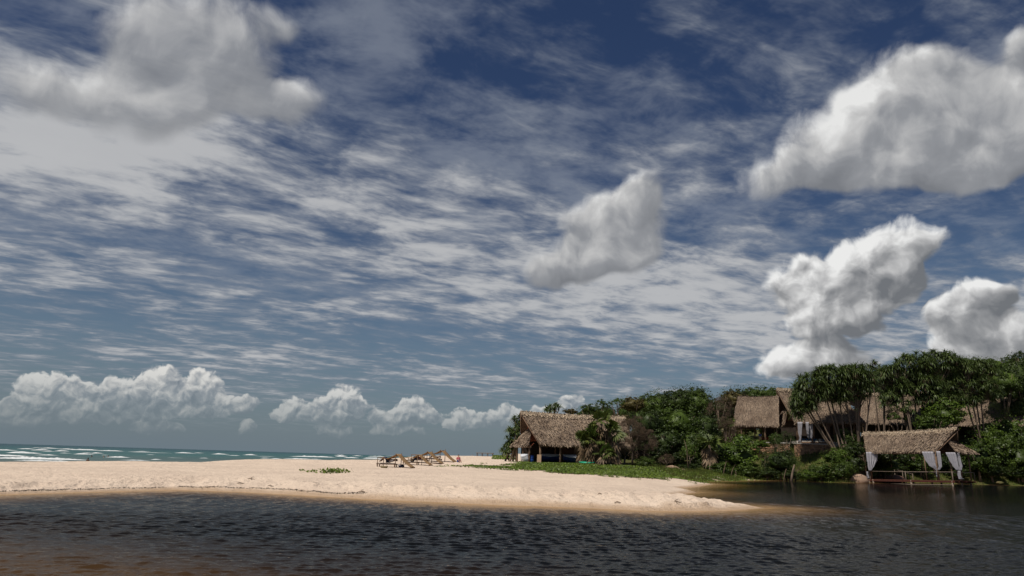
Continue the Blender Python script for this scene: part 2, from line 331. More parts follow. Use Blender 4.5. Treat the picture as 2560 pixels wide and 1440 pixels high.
def height(X, Y):
    X = np.asarray(X, float); Y = np.asarray(Y, float); num = 0; den = 0
    for cx, cy, cz in CP:
        sc_ = 1+.02*math.hypot(cx, cy); w_ = 1/(((X-cx)**2+(Y-cy)**2)/sc_**2+1.)**1.7; num = num+w_*cz; den = den+w_
    B = num/den
    s = sdist(X, Y, LAG); rag = (fbm(X*.55, Y*.55, 3, 5)-.44)*1.1
    land = np.maximum(-s+rag*np.clip(-s, 0, 1.5)/1.5, 0)
    bw = np.where(Y > 85, 7., np.interp(X, [-22, -11, -5, 6, 12], [6., 3.4, 2.4, 2.2, 2.6])+1.2*vnoise(X*.18, Y*.12, 8))
    t = np.clip(land/bw, 0, 1); prof = 1-(1-t)**2.2
    scarp = np.clip((vnoise(X*.35+3, Y*.1, 31)-.30)*3, 0, 1)*np.clip((X-2)/6, 0, 1)*np.clip((34-Y)/2, 0, 1)
    t2 = np.clip((land-.35-.25*vnoise(X*1.7, Y*1.7, 3))/.16, 0, 1); prof = prof*(1-scarp*.55)+scarp*.55*np.maximum(prof*.45, t2*np.maximum(prof, .62))
    H = B*prof
    bank = np.exp(-((land-2.0)/1.7)**2)*np.clip((40-Y)/6, 0, 1)
    H = H+bank*((fbm(X*1.2, Y*.5, 3, 11)-.45)*.62+(fbm(X*4.5, Y*3, 3, 12)-.45)*.13)*np.clip(land, 0, 1)
    H = H+np.clip(land/4, 0, 1)*((fbm(X*.22, Y*.22, 3, 2)-.44)*.14+(fbm(X*2.2, Y*2.2, 3, 21)-.44)*.075*np.clip(1-(X+18)/60, .25, 1))
    # bed
    q = np.clip(s, 0, None); dep = .03*np.clip(q/.8, 0, 1)+.26*np.clip(q/3.5, 0, 1)**1.2+1.7*np.clip((q-2.0)/7, 0, 1)**1.4
    ax, ay = TIPA; bx, by = TIPB; ex, ey = bx-ax, by-ay; tt = np.clip(((X-ax)*ex+(Y-ay)*ey)/(ex*ex+ey*ey), 0, 1); dd = np.hypot(X-ax-tt*ex, Y-ay-tt*ey)
    dep = np.minimum(dep, .08+.34*tt+np.clip(dd/(1.6-.6*tt), 0, 9)**2*.25)
    e = (SH2-SH1).normalized(); nrm = Vector((e.y, -e.x)); off = (X-SH1.x)*nrm.x+(Y-SH1.y)*nrm.y+(fbm(X*.25, Y*.25, 3, 41)-.44)*3.0
    dep = np.minimum(dep, np.maximum(.40, .72-off*.12)) if True else dep
    H = np.where(s > 0, -dep, H)
    # sea side
    ss = sdist(X, Y, SEA); k = np.clip((ss+14)/30, 0, 1); k = k*k*(3-2*k)
    return H*(1-k)+k*(-2.2)
def ground(px, py):                       # first point of the terrain seen at a photo pixel
    r = ray(px, py); d = np.concatenate([np.arange(18, 180, .25)]); X = r.x/r.y*d; Z = CAMZ+r.z/r.y*d; h = height(X, d)
    i = np.argmax(Z <= h); i = i if Z[i] <= h[i] else len(d)-1
    return Vector((X[i], d[i], h[i]))
def gz(x, y): return float(height(np.array([x]), np.array([y]))[0])

def polar(rs, ths, fn):
    Rr, T = np.meshgrid(rs, ths, indexing='ij'); X = Rr*np.sin(T); Y = Rr*np.cos(T); Z = fn(X, Y)
    n, m = Rr.shape; idx = np.arange(n*m).reshape(n, m)
    Fq = np.stack([idx[:-1, :-1], idx[1:, :-1], idx[1:, 1:], idx[:-1, 1:]], -1).reshape(-1, 4)[:, ::-1]
    return np.stack([X, Y, Z], -1).reshape(-1, 3), Fq
rs = np.concatenate([np.arange(2, 20, .5), np.arange(20, 42, .11), np.arange(42, 80, .5), np.arange(80, 180, 1.3), np.geomspace(180, 3500, 40)])
ths = R(1)*np.concatenate([np.arange(-180, -40, 3.), np.arange(-40, 41, .085), np.arange(41.5, 182, 3.)])
Vt, Ft = polar(rs, ths, height)
me = np_mesh('ground', Vt, Ft)
GREEN = [ground(*q)[:2] for q in [(1118, 1164), (1160, 1167), (1230, 1172), (1290, 1176), (1370, 1181), (1440, 1186), (1520, 1191), (1600, 1196), (1700, 1202)]]
GREEN = np.array(GREEN + [G(1760, 1204)[:2], G(1900, 1200)[:2], Wp(2000, 98)[:2], Wp(2150, 100)[:2], Wp(2700, 110)[:2], (150, 95), (300, 400), (60, 900), Wp(1330, 200)[:2], Wp(1330, 106)[:2], Wp(1300, 97)[:2], Wp(1285, 92)[:2], Wp(1235, 88)[:2], ground(1160, 1160)[:2]])
def greenness(X, Y):
    s = sdist(X, Y, GREEN); return np.clip((s+(fbm(X*.7, Y*.7, 4, 17)-.47)*8)/2.2+.25, 0, 1)
a = me.attributes.new('green', 'FLOAT', 'POINT'); a.data.foreach_set('value', greenness(Vt[:, 0], Vt[:, 1]).astype(np.float32))
sl = -sdist(Vt[:, 0], Vt[:, 1], LAG); a = me.attributes.new('shore', 'FLOAT', 'POINT'); a.data.foreach_set('value', sl.astype(np.float32))
m = bpy.data.materials.new('sand'); m.use_nodes = True; w = NB(m.node_tree); w.n.clear()
pos = w.new('ShaderNodeNewGeometry').outputs['Position']
att = lambda nm: w.new('ShaderNodeAttribute', attribute_name=nm).outputs['Fac']
sand = w.mix(w.step(w.noise(pos, .35, 4), .35, .65), (.74, .60, .475, 1), (.66, .53, .42, 1))
sand = w.mix(w.m('MULTIPLY', w.step(w.noise(w.v('MULTIPLY', pos, (1, 2.2, 1)), 2.3, 5, .7), .56, .68), .38), sand, (.42, .33, .255, 1))
deb = w.m('MULTIPLY', w.step(w.noise(w.v('MULTIPLY', pos, (1, .8, 1)), 5., 4, .6), .62, .67), .55)
sand = w.mix(deb, sand, (.20, .14, .10, 1))
wet = w.m('MULTIPLY', w.step(w.m('ADD', att('shore'), w.m('MULTIPLY', w.noise(pos, 1.2, 3), .5)), .35, 1.0, .75, 0.), 1.)
sand = w.mix(wet, sand, (.40, .27, .165, 1))
soil = w.mix(w.step(w.noise(pos, .8, 5, .65), .35, .65), (.060, .085, .018, 1), (.10, .088, .035, 1))
col = w.mix(att('green'), sand, soil)
p = w.new('ShaderNodeBsdfPrincipled'); w.put(p.inputs['Base Color'], col); p.inputs['Roughness'].default_value = .95; p.inputs['Specular IOR Level'].default_value = .1
b = w.new('ShaderNodeBump'); b.inputs['Strength'].default_value = 1.; b.inputs['Distance'].default_value = .22
w.put(b.inputs['Height'], w.m('ADD', w.noise(w.v('MULTIPLY', pos, (1, 1.3, 1)), 2.6, 6, .62), w.m('MULTIPLY', w.noise(pos, 14, 3), .25))); w.l.new(b.outputs[0], p.inputs['Normal'])
w.l.new(p.outputs[0], w.new('ShaderNodeOutputMaterial').inputs[0])
tag(link('ground', me, mat=m, smooth=True), kind='structure')

# ------------------------------------------------------------------ lagoon
def waves(X, Y):
    rr = np.hypot(X, Y); Z = 0*X
    wr = random.Random(3)
    wx = X+.35*(fbm(X*.35, Y*.35, 2, 51)-.4); wy = Y+.35*(fbm(X*.35+9, Y*.35, 2, 52)-.4)
    for i in range(24):
        lam = .11*1.07**i; th = wr.gauss(R(98), R(30)); k = 2*math.pi/lam; amp = .0105*lam*(.35/lam)**.25
        ph = k*(wx*math.cos(th)+wy*math.sin(th))+wr.uniform(0, 6.28); f = np.clip((lam*120-rr)/(lam*50), 0, 1)
        Z = Z+amp*f*(np.exp(np.sin(ph)*1.1)-1.27)*.8
    gust = .45+1.1*vnoise(X*.10, Y*.22, 60)
    s = sdist(X, Y, LAG); return Z*gust*np.clip(s/2.5, .04, 1)
rs2 = np.concatenate([[1.5, 3, 5, 6.5], np.arange(8.5, 24, .04), np.arange(24, 40, .09), np.arange(40, 90, .8), np.arange(90, 165, 2.5)])
ths2 = R(1)*np.concatenate([np.arange(-180, -40, 4.), np.arange(-39, 39.1, .13), np.arange(43, 182, 4.)])
Vw, Fw = polar(rs2, ths2, waves)
sw = sdist(Vw[:, 0], Vw[:, 1], LAG); keep = (sw[Fw].max(1) > -1.2); Fw = Fw[keep]
u_, inv = np.unique(Fw, return_inverse=True); Vw = Vw[u_]; Fw = inv.reshape(-1, 4); sw = sw[u_]
dep = np.clip(-height(Vw[:, 0], Vw[:, 1]), 0, 4)
me = np_mesh('lagoon_water', Vw, Fw)
a = me.attributes.new('depth', 'FLOAT', 'POINT'); a.data.foreach_set('value', dep.astype(np.float32))
m = bpy.data.materials.new('lagoon_water'); m.use_nodes = True; w = NB(m.node_tree); w.n.clear()
pos = w.new('ShaderNodeNewGeometry').outputs['Position']; x, y, z = w.sep(pos)
dist = w.v('LENGTH', pos)
D = w.new('ShaderNodeAttribute', attribute_name='depth').outputs['Fac']
Dn = w.m('ADD', D, w.m('MULTIPLY_ADD', w.noise(w.v('MULTIPLY', pos, (1, 2, 1)), 1.1, 4), .12, -.06))
body = w.ramp(w.m('MULTIPLY', Dn, .8), [(0.0, (.46, .30, .16)), (.06, (.24, .15, .075)), (.16, (.095, .053, .020)), (.34, (.048, .026, .010)), (.52, (.016, .010, .006)), (.8, (.0045, .005, .005))])
df = w.new('ShaderNodeBsdfDiffuse'); w.put(df.inputs[0], body); gl = w.new('ShaderNodeBsdfGlossy'); gl.inputs['Roughness'].default_value = .07; gl.inputs[0].default_value = (1, .98, .94, 1)
fr = w.new('ShaderNodeFresnel'); fr.inputs[0].default_value = 1.33; p = w.new('ShaderNodeMixShader'); w.put(p.inputs[0], w.m('MULTIPLY', fr.outputs[0], .50)); w.l.new(df.outputs[0], p.inputs[1]); w.l.new(gl.outputs[0], p.inputs[2])
b1 = w.new('ShaderNodeBump'); b1.inputs['Distance'].default_value = .03; w.put(b1.inputs['Strength'], w.step(dist, 12, 60, .22, .30))
far = w.step(dist, 46, 80, 1., .10)
h1 = w.noise(w.v('MULTIPLY', pos, (1, 1.7, 1)), 3.2, 4, .6, .3)
w.put(b1.inputs['Height'], w.m('MULTIPLY', w.m('MULTIPLY', h1, w.step(D, .0, .25, .15, 1.)), w.m('MULTIPLY', far, 3.0))); w.l.new(b1.outputs[0], gl.inputs['Normal']); w.l.new(b1.outputs[0], fr.inputs['Normal'])
tr = w.new('ShaderNodeBsdfTransparent'); mx = w.new('ShaderNodeMixShader'); w.put(mx.inputs[0], w.step(D, .0, .035)); w.l.new(tr.outputs[0], mx.inputs[1]); w.l.new(p.outputs[0], mx.inputs[2])
w.l.new(mx.outputs[0], w.new('ShaderNodeOutputMaterial').inputs[0])
tag(link('lagoon_water', me, mat=m, smooth=True), kind='structure')

# ------------------------------------------------------------------ sea
SEAZ = -.55
mb = MB(); ring = [(30000*math.sin(t), 30000*math.cos(t)) for t in np.linspace(0, 2*math.pi, 64, endpoint=False)]
Vs, Fs = polar(np.concatenate([np.arange(45, 400, 4.), np.geomspace(400, 40000, 50)]), R(1)*np.arange(-95, 35, .5), lambda X, Y: SEAZ+.16*np.clip((np.hypot(X, Y)-60)/60, 0, 1)*(fbm(X*.03, Y*.12, 3, 77)-.44)*np.clip(900/np.hypot(X, Y), 0, 1))
ssd = sdist(Vs[:, 0], Vs[:, 1], SEA); Fs = Fs[ssd[Fs].max(1) > -10]
u_, inv = np.unique(Fs, return_inverse=True); Vs = Vs[u_]; Fs = inv.reshape(-1, 4); ssd = ssd[u_]
me = np_mesh('sea_water', Vs, Fs); a = me.attributes.new('off', 'FLOAT', 'POINT'); a.data.foreach_set('value', ssd.astype(np.float32))
m = bpy.data.materials.new('sea_water'); m.use_nodes = True; w = NB(m.node_tree); w.n.clear()
pos = w.new('ShaderNodeNewGeometry').outputs['Position']; off = w.new('ShaderNodeAttribute', attribute_name='off').outputs['Fac']
col = w.ramp(w.m('DIVIDE', off, 700.), [(0., (.11, .105, .085)), (.05, (.075, .115, .10)), (.16, (.028, .105, .095)), (.5, (.012, .075, .078)), (1., (.008, .050, .062))])
col = w.mix(w.m('MULTIPLY', w.step(w.noise(w.v('MULTIPLY', pos, (.3, 1, 1)), .06, 5, .65), .45, .6), .4), col, (.010, .05, .055, 1))
p = w.new('ShaderNodeBsdfPrincipled'); w.put(p.inputs['Base Color'], col); p.inputs['Roughness'].default_value = .35; p.inputs['Specular IOR Level'].default_value = .12
b = w.new('ShaderNodeBump'); b.inputs['Strength'].default_value = .7; b.inputs['Distance'].default_value = .5; w.put(b.inputs['Height'], w.noise(w.v('MULTIPLY', pos, (.5, 1, 1)), .5, 5, .65)); w.l.new(b.outputs[0], p.inputs['Normal'])
w.l.new(p.outputs[0], w.new('ShaderNodeOutputMaterial').inputs[0])
sea = tag(link('sea_water', me, mat=m, smooth=True), kind='structure')
def foam(px0, px1, py, hpx):
    py -= .5; n = max(6, int((px1-px0)/5)); A = []; rr = random.Random(int(px0*7+py))
    rows = [[] for _ in range(5)]
    for i in range(n+1):
        px = px0+(px1-px0)*i/n; f = min(1, 3.2*min(i+.15, n-i+.15)/n)*(.55+.45*rr.random())
        yy = py+0.0308*(px-px0)*.8; g = G(px, yy, SEAZ); s_ = sc(g.y); hh = hpx/s_*f; q = g.y*.012+hh*.6
        for r_, (dy, dz) in enumerate(((-q, 0), (-q*.4, hh*.7), (0, hh), (q*.5, hh*.7), (q*1.2, 0))): rows[r_].append(Vector((g.x, g.y+dy, SEAZ+dz-.02+rr.uniform(-.1, .1)*hh)))
    mb = MB(); mb.quadstrip(rows, closed=False, caps=False); o = mb.build('foam', FOAM, sea, True); return o
for q in [(-40, 36, 1125, 3), (20, 94, 1132.5, 4.5), (-40, 68, 1139, 4), (-40, 232, 1145, 5.5), (20, 205, 1151, 3), (54, 78, 1123, 2.5), (90, 114, 1126, 4), (104, 142, 1121.5, 3), (90, 100, 1120.5, 1.5), (154, 190, 1123.5, 2), (178, 250, 1125, 3), (250, 304, 1127.5, 2.5), (146, 162, 1128.5, 3), (94, 138, 1138, 2.5),
          (112, 128, 1129, 1.2), (150, 172, 1133.5, 1.6), (190, 222, 1136, 3.2), (214, 222, 1133.5, 2), (236, 248, 1134, 3), (256, 266, 1138.5, 1.2), (272, 316, 1143.5, 3.5), (310, 366, 1150.5, 1.6), (346, 366, 1129.5, 2.2), (368, 384, 1137.5, 1.2), (384, 398, 1149.5, 2), (442, 482, 1133, 2.8), (490, 502, 1133, 1.4), (326, 350, 1130, 1),
          (536, 566, 1136, 3), (502, 514, 1146, 1.6), (612, 638, 1138, 3), (654, 672, 1146, 1.5), (678, 700, 1147.3, 1.6), (725, 842, 1141.5, 3), (842, 864, 1142, 3.5), (862, 894, 1145, 2.5), (706, 790, 1147, 2), (838, 862, 1139, 2), (884, 904, 1140.3, 1.8), (922, 962, 1141.5, 2.2), (905, 960, 1146.5, 3), (770, 800, 1148.5, 1.5), (1158, 1172, 1143, 1), (1176, 1190, 1143.2, 1),
          (570, 600, 1139, .9), (330, 440, 1131, .7), (640, 690, 1141, .8), (400, 470, 1144.5, .8), (965, 990, 1141, 2)]:
    foam(*q)
# low headland far down the coast
mb = MB(); rows = [[], [], []]
for i in range(31):
    px = 1196+i*2.2; b_ = P(px, hor(px)+.4, 1300); hh = (1.2+1.6*fbm(np.array([i*.4]), np.array([1.]), 3)[0]+i*.07)*1300/1829*1.0*min(1, i/6+.1)
    rows[0].append(Vector((b_.x, 1290, -1))); rows[1].append(Vector((b_.x, 1330, hh))); rows[2].append(Vector((b_.x, 1420, -1)))
mb.quadstrip(rows, closed=False, caps=False); tag(mb.build('headland', material('headland_scrub', (.085, .10, .085), (.06, .075, .065), .02), smooth=True), kind='structure')

# ------------------------------------------------------------------ foliage kit
def leaves(cen, nrm, L, Wd, rng, jit=.6):   # one rhombic leaf per centre
    n = len(cen); t = rng.normal(size=(n, 3)); nn = nrm+rng.normal(size=(n, 3))*jit; nn /= np.linalg.norm(nn, axis=1, keepdims=True)
    t -= nn*(t*nn).sum(1, keepdims=True); t /= np.linalg.norm(t, axis=1, keepdims=True); b = np.cross(nn, t)
    L = (L*rng.uniform(.6, 1.3, n))[:, None]; Wd = (Wd*rng.uniform(.7, 1.2, n))[:, None]
    V = np.stack([cen-t*L/2, cen+b*Wd/2+nn*L*.08, cen+t*L/2, cen-b*Wd/2+nn*L*.08], 1).reshape(-1, 3)
    return V, np.arange(4*n).reshape(n, 4)
def crown_mesh(name, seed, K=60, n=75, L=.06, Wd=.035, rc=(.16, .30), core=.6, low=-.45, jit=.6, up=.25):
    rng = np.random.default_rng(seed); C0 = []
    lob = rng.normal(size=(6, 3)); lob /= np.linalg.norm(lob, axis=1, keepdims=True)
    while len(C0) < K:
        d = rng.normal(size=3); d /= np.linalg.norm(d)
        if d[2] < low: continue
        r_ = .72+.30*max(0, (lob@d).max()-.6)/.4-.12*rng.random(); C0.append(d*r_*rng.uniform(.62, 1))
    cen = []; nrm = []
    for c in C0:
        r_ = rng.uniform(*rc); d = rng.normal(size=(n, 3))+c/np.linalg.norm(c)*.9+np.array([0, 0, .35]); d /= np.linalg.norm(d, axis=1, keepdims=True)
        sq = np.array([1, 1, .7]); cen.append(c+d*r_*sq*rng.uniform(.55, 1.08, (n, 1))); nrm.append(d+[0, 0, up])
    # a few stray sprigs break the outline
    m_ = int(K*n*.06); d = rng.normal(size=(m_, 3)); d[:, 2] = np.abs(d[:, 2])*.9-.2; d /= np.linalg.norm(d, axis=1, keepdims=True); cen.append(d*rng.uniform(.85, 1.14, (m_, 1))); nrm.append(d)
    V, Fq = leaves(np.concatenate(cen), np.concatenate(nrm), L, Wd, rng, jit)
    if core:
        th = np.linspace(0, math.pi, 8); ph = np.linspace(0, 2*math.pi, 13)[:-1]; v = []
        for a_ in th:
            for b_ in ph:
                d = np.array([math.sin(a_)*math.cos(b_), math.sin(a_)*math.sin(b_), math.cos(a_)]); v.append(d*core*(1+.25*rng.uniform(-1, 1))*(1, 1, .85 if d[2] > 0 else .6))
        b0 = len(V); V = np.concatenate([V, np.array(v)]); q = []
        for i in range(7):
            for j in range(12): q.append((b0+i*12+j, b0+(i+1)*12+j, b0+(i+1)*12+(j+1) % 12, b0+i*12+(j+1) % 12))
        Fq = np.concatenate([Fq, np.array(q)])
    return np_mesh(name, V, Fq)
BIG = [crown_mesh('crown', 10+i, 110, 70, .080, .055, (.13, .24), .66, -.95) for i in range(4)]
BUSH = [crown_mesh('crown', 30+i, 55, 60, .115, .070, (.16, .28), .55, -.8, .6) for i in range(4)]
FINE = [crown_mesh('crown', 50+i, 70, 80, .05, .018, (.15, .3), 0, -.5, .9, 0) for i in range(2)]
TWIGM = [crown_mesh('crown', 60+i, 60, 190, .16, .009, (.15, .35), 0, -.7, 2., 0) for i in range(2)]
LOOSE = [crown_mesh('crown', 70+i, 34, 60, .12, .05, (.14, .24), 0, -.4, .6) for i in range(2)]
MESHMAT = {}
def with_mat(me, mat):
    k = (me.name, mat.name)
    if k not in MESHMAT: c = me.copy(); c.materials.clear(); c.materials.append(mat); MESHMAT[k] = c
    return MESHMAT[k]
def plant(name, px, py, rx, ry, d, mat, meshes, label, cat='tree', group=None, trunk=True, lean=0., stem=BARK):
    c = P(px, py, d); s_ = sc(d)*math.sqrt(1+(c.x/c.y)**2)**-0; RX, RZ = rx/s_, ry/s_*1.12
    bx = c.x-lean; base = Vector((bx, c.y, max(gz(bx, c.y), -.3)))
    root = empty(name, base, 0, label, cat, group)
    o = link('crown', with_mat(random.choice(meshes), mat), root); o.location = c-base; o.scale = (RX, RX*.95, RZ); o.rotation_euler = (0, 0, random.uniform(0, 6.28))
    if trunk:
        mb = MB(); cc = c-base; h = max(cc.z, .4); r0 = .045*RX+.05
        mid = Vector((cc.x*.4+random.uniform(-.2, .2), random.uniform(-.2, .2), h*.55)); mb.tube([(0, 0, -.3), mid*.5, mid, cc], [r0*1.3, r0, r0*.8, r0*.4])
        for k in range(4):
            q = random.uniform(0, 6.28); e = cc+Vector((math.cos(q)*RX*.7, math.sin(q)*RX*.7, RZ*random.uniform(-.2, .5))); mb.tube([mid, mid.lerp(e, .5)+Vector((0, 0, -.1*RZ)), e], [r0*.55, r0*.4, r0*.15], 5)
        mb.build('trunk', stem, root, True)
    return root
def strap_mesh(heads, rng, L=1.25, n=44, wd=.13, droop=1.35):
    V = []; Fq = []; b = 0
    for hc in heads:
        hs = rng.uniform(.8, 1.2)
        for k in range(n):
            az = rng.uniform(0, 6.283); el = rng.uniform(-.15, 1.35); l = L*hs*rng.uniform(.7, 1.15); dr = droop*rng.uniform(.6, 1.3)
            p_ = np.array(hc, float); side = np.array([-math.sin(az), math.cos(az), 0.]); ws = wd*rng.uniform(.8, 1.2)
            for s_ in range(5):
                w_ = ws*(1, 1, .8, .5, .06)[s_]/2; V += [p_-side*w_, p_+side*w_]
                e = el-dr*(s_/4)**1.1*1.5; p_ = p_+np.array([math.cos(az)*math.cos(e), math.sin(az)*math.cos(e), math.sin(e)])*l/4
            for s_ in range(4): Fq.append((b+2*s_, b+2*s_+1, b+2*s_+3, b+2*s_+2))
            b += 10
    return np_mesh('crown', np.array(V), np.array(Fq))
def pandanus(base_px, d, blobs, nheads, label, seed, L=1.25, group=None, trunks=7, mat=None, props=True, dead=0.15, depthf=.8):
    rng = np.random.default_rng(seed); s_ = sc(d); base = P(*base_px, d); base.z = gz(base.x, base.y)
    root = empty('screw_pine', base, 0, label, 'tree', group); H = []
    tot = sum(b[2]*b[3] for b in blobs)
    for (px, py, rx, ry) in blobs:
        c = P(px, py, d)-base
        for k in range(max(2, int(nheads*rx*ry/tot))):
            q = rng.uniform(-1, 1, 3)
            while np.linalg.norm(q) > 1: q = rng.uniform(-1, 1, 3)
            q /= max(np.linalg.norm(q), .3)**.45; H.append((c.x+q[0]*rx/s_, c.y+q[1]*rx/s_*depthf, c.z+q[2]*ry/s_))
    H = np.array(H); link('crown', strap_mesh(H, rng, L), root, mat or L_PAND)
    dd = H[rng.random(len(H)) < dead]-np.array([0, 0, .25]); 
    if len(dd): link('dead_leaves', strap_mesh(dd, rng, L*.8, 14, .08, 2.3), root, DEAD)
    mb = MB(); ctr = H.mean(0)
    forks = H[rng.choice(len(H), min(trunks, len(H)), replace=False)]
    F2 = []
    for f in forks:
        f = Vector(f); a_ = Vector((rng.uniform(-.5, .5), rng.uniform(-.5, .5), .2)); m1 = f*.45+Vector((0, 0, -.04*f.length)); m2 = f*.8; r0 = .17
        mb.tube([a_+Vector((0, 0, -.5)), a_, m1, m2, f], [r0*1.2, r0, r0*.8, r0*.6, r0*.45], 6); F2 += [m1, m2]
    for h in H:
        h = Vector(h); f = min(F2, key=lambda q: (q-h).length)
        if (f-h).length < 5: mb.tube([f, (f+h)/2+Vector((0, 0, -.2)), h], [.09, .07, .05], 4)
    if props:
        for k in range(16):
            q = rng.uniform(0, 6.283); f = Vector(forks[k % len(forks)])*rng.uniform(.12, .35); mb.tube([f, (f.x*.5+math.cos(q)*.9, f.y*.5+math.sin(q)*.9, -.3)], [.05, .06], 4)
    mb.build('trunk', BARK, root, True); return root
def fan_leaf(V, Fq, p0, dirv, size, rng, droop, n=11):
    d = np.array(dirv)/np.linalg.norm(dirv); side = np.cross(d, [0, 0, 1.]); side /= max(np.linalg.norm(side), 1e-3); up = np.cross(side, d); a_ = rng.uniform(-1.2, 1.2); side, up = side*math.cos(a_)+up*math.sin(a_), up*math.cos(a_)-side*math.sin(a_)
    c = p0+d*size*.8; b = len(V); V += [p0-side*.02, p0+side*.02, c+side*.02, c-side*.02]; Fq.append((b, b+1, b+2, b+3))
    for i in range(n):
        a_ = (i/(n-1)-.5)*3.6; dr = d*math.cos(a_)+side*math.sin(a_); ps = -d*math.sin(a_)+side*math.cos(a_); l = size*(1-.25*abs(a_)/1.8)
        b = len(V); m_ = c+dr*l*.5+up*.05*size; e = c+dr*l+np.array([0, 0, -droop*size*rng.uniform(.2, .5)])
        V += [c, m_+ps*size*.11, e, m_-ps*size*.11]; Fq.append((b, b+1, b+2, b+3))
def fan_palm(px, py, d, h, size, ng, nd, label, seed, heads=1, spread=0., mat=None, cat='palm'):
    rng = np.random.default_rng(seed); base = P(px, py, d); base.z = gz(base.x, base.y); root = empty('fan_palm', base, 0, label, cat)
    G_, GF, D_, DF = [], [], [], []; mb = MB()
    for k in range(heads):
        a_ = rng.uniform(0, 6.283); t = np.array([math.cos(a_)*spread*rng.uniform(.3, 1), math.sin(a_)*spread*.6, h*(1-.45*k/max(heads, 1))])
        mb.tube([(0, 0, -.4), (t[0]*.3, t[1]*.3, t[2]*.5), tuple(t)], [.22, .17, .14], 7)
        for i in range(ng):
            q = rng.uniform(0, 6.283); e = rng.uniform(-.25, 1.35); fan_leaf(G_, GF, t, (math.cos(q)*math.cos(e), math.sin(q)*math.cos(e), math.sin(e)), size*rng.uniform(.8, 1.15), rng, .6)
        for i in range(nd):
            q = rng.uniform(0, 6.283); e = rng.uniform(-1.45, -.7); z0 = t-np.array([0, 0, rng.uniform(0, .6)*h]); fan_leaf(D_, DF, z0, (math.cos(q)*math.cos(e), math.sin(q)*math.cos(e), math.sin(e)), size*rng.uniform(.7, 1.1), rng, .9, 8)
    link('crown', np_mesh('crown', np.array(G_), np.array(GF)), root, mat or L_FAN)
    if nd: link('dead_fronds', np_mesh('dead_fronds', np.array(D_), np.array(DF)), root, DEAD)
    mb.build('trunk', BARK, root, True); return root

# ------------------------------------------------------------------ thatched roofs
def thatch_on(quads, parent, name='thatch', mat=None, row=.15, col=.10, ln=.55, seed=1, eave=True):
    rng = np.random.default_rng(seed); V = []
    for (a, b, c, d) in quads:            # a-b eave, d-c ridge
        a, b, c, d = (np.array(q, float) for q in (a, b, c, d)); up = (c+d)/2-(a+b)/2; H = np.linalg.norm(up); nrm = np.cross(b-a, up); nrm /= np.linalg.norm(nrm)
        if nrm[2] < 0: nrm = -nrm
        upn = up/H; nr = max(3, int(H/row))
        for i in range(nr+1):
            v = i/nr; p0 = a+(d-a)*v; p1 = b+(c-b)*v; Lr = np.linalg.norm(p1-p0); n = max(1, int(Lr/col))
            u = (np.arange(n)+rng.uniform(-.6, .6, n)+.5)/n; ce = p0+(p1-p0)*u[:, None]; side = (p1-p0)/max(Lr, 1e-4)
            ce = ce+upn*rng.uniform(-.12, .12, (n, 1)); l = ln*rng.uniform(.6, 1.25, (n, 1)); w_ = col*rng.uniform(.45, .95, (n, 1)); tw = rng.uniform(-.14, .14, (n, 1))
            top = ce+upn*l*.45+nrm*.03; bot = ce-upn*l*.55+side*tw*l+nrm*(rng.uniform(.04, .13, (n, 1))+(.03 if i % 5 == 0 else 0.))
            if i == 0: bot = bot+np.array([0, 0, -.1])
            tilt = nrm*rng.uniform(-.06, .06, (n, 1)); V.append(np.stack([top-side*w_*.5, bot-side*w_*.5-tilt, bot+side*w_*.5+tilt, top+side*w_*.5], 1).reshape(-1, 3))
    V = np.concatenate(V); o = link(name, np_mesh(name, V, np.arange(len(V)).reshape(-1, 4)), parent, mat or THATCH); o['kind'] = 'stuff'; return o
def sag(a, b, n=8, s=.12): return [tuple(Vector(a).lerp(Vector(b), i/n)+Vector((0, 0, -s*4*(i/n)*(1-i/n)))) for i in range(n+1)]
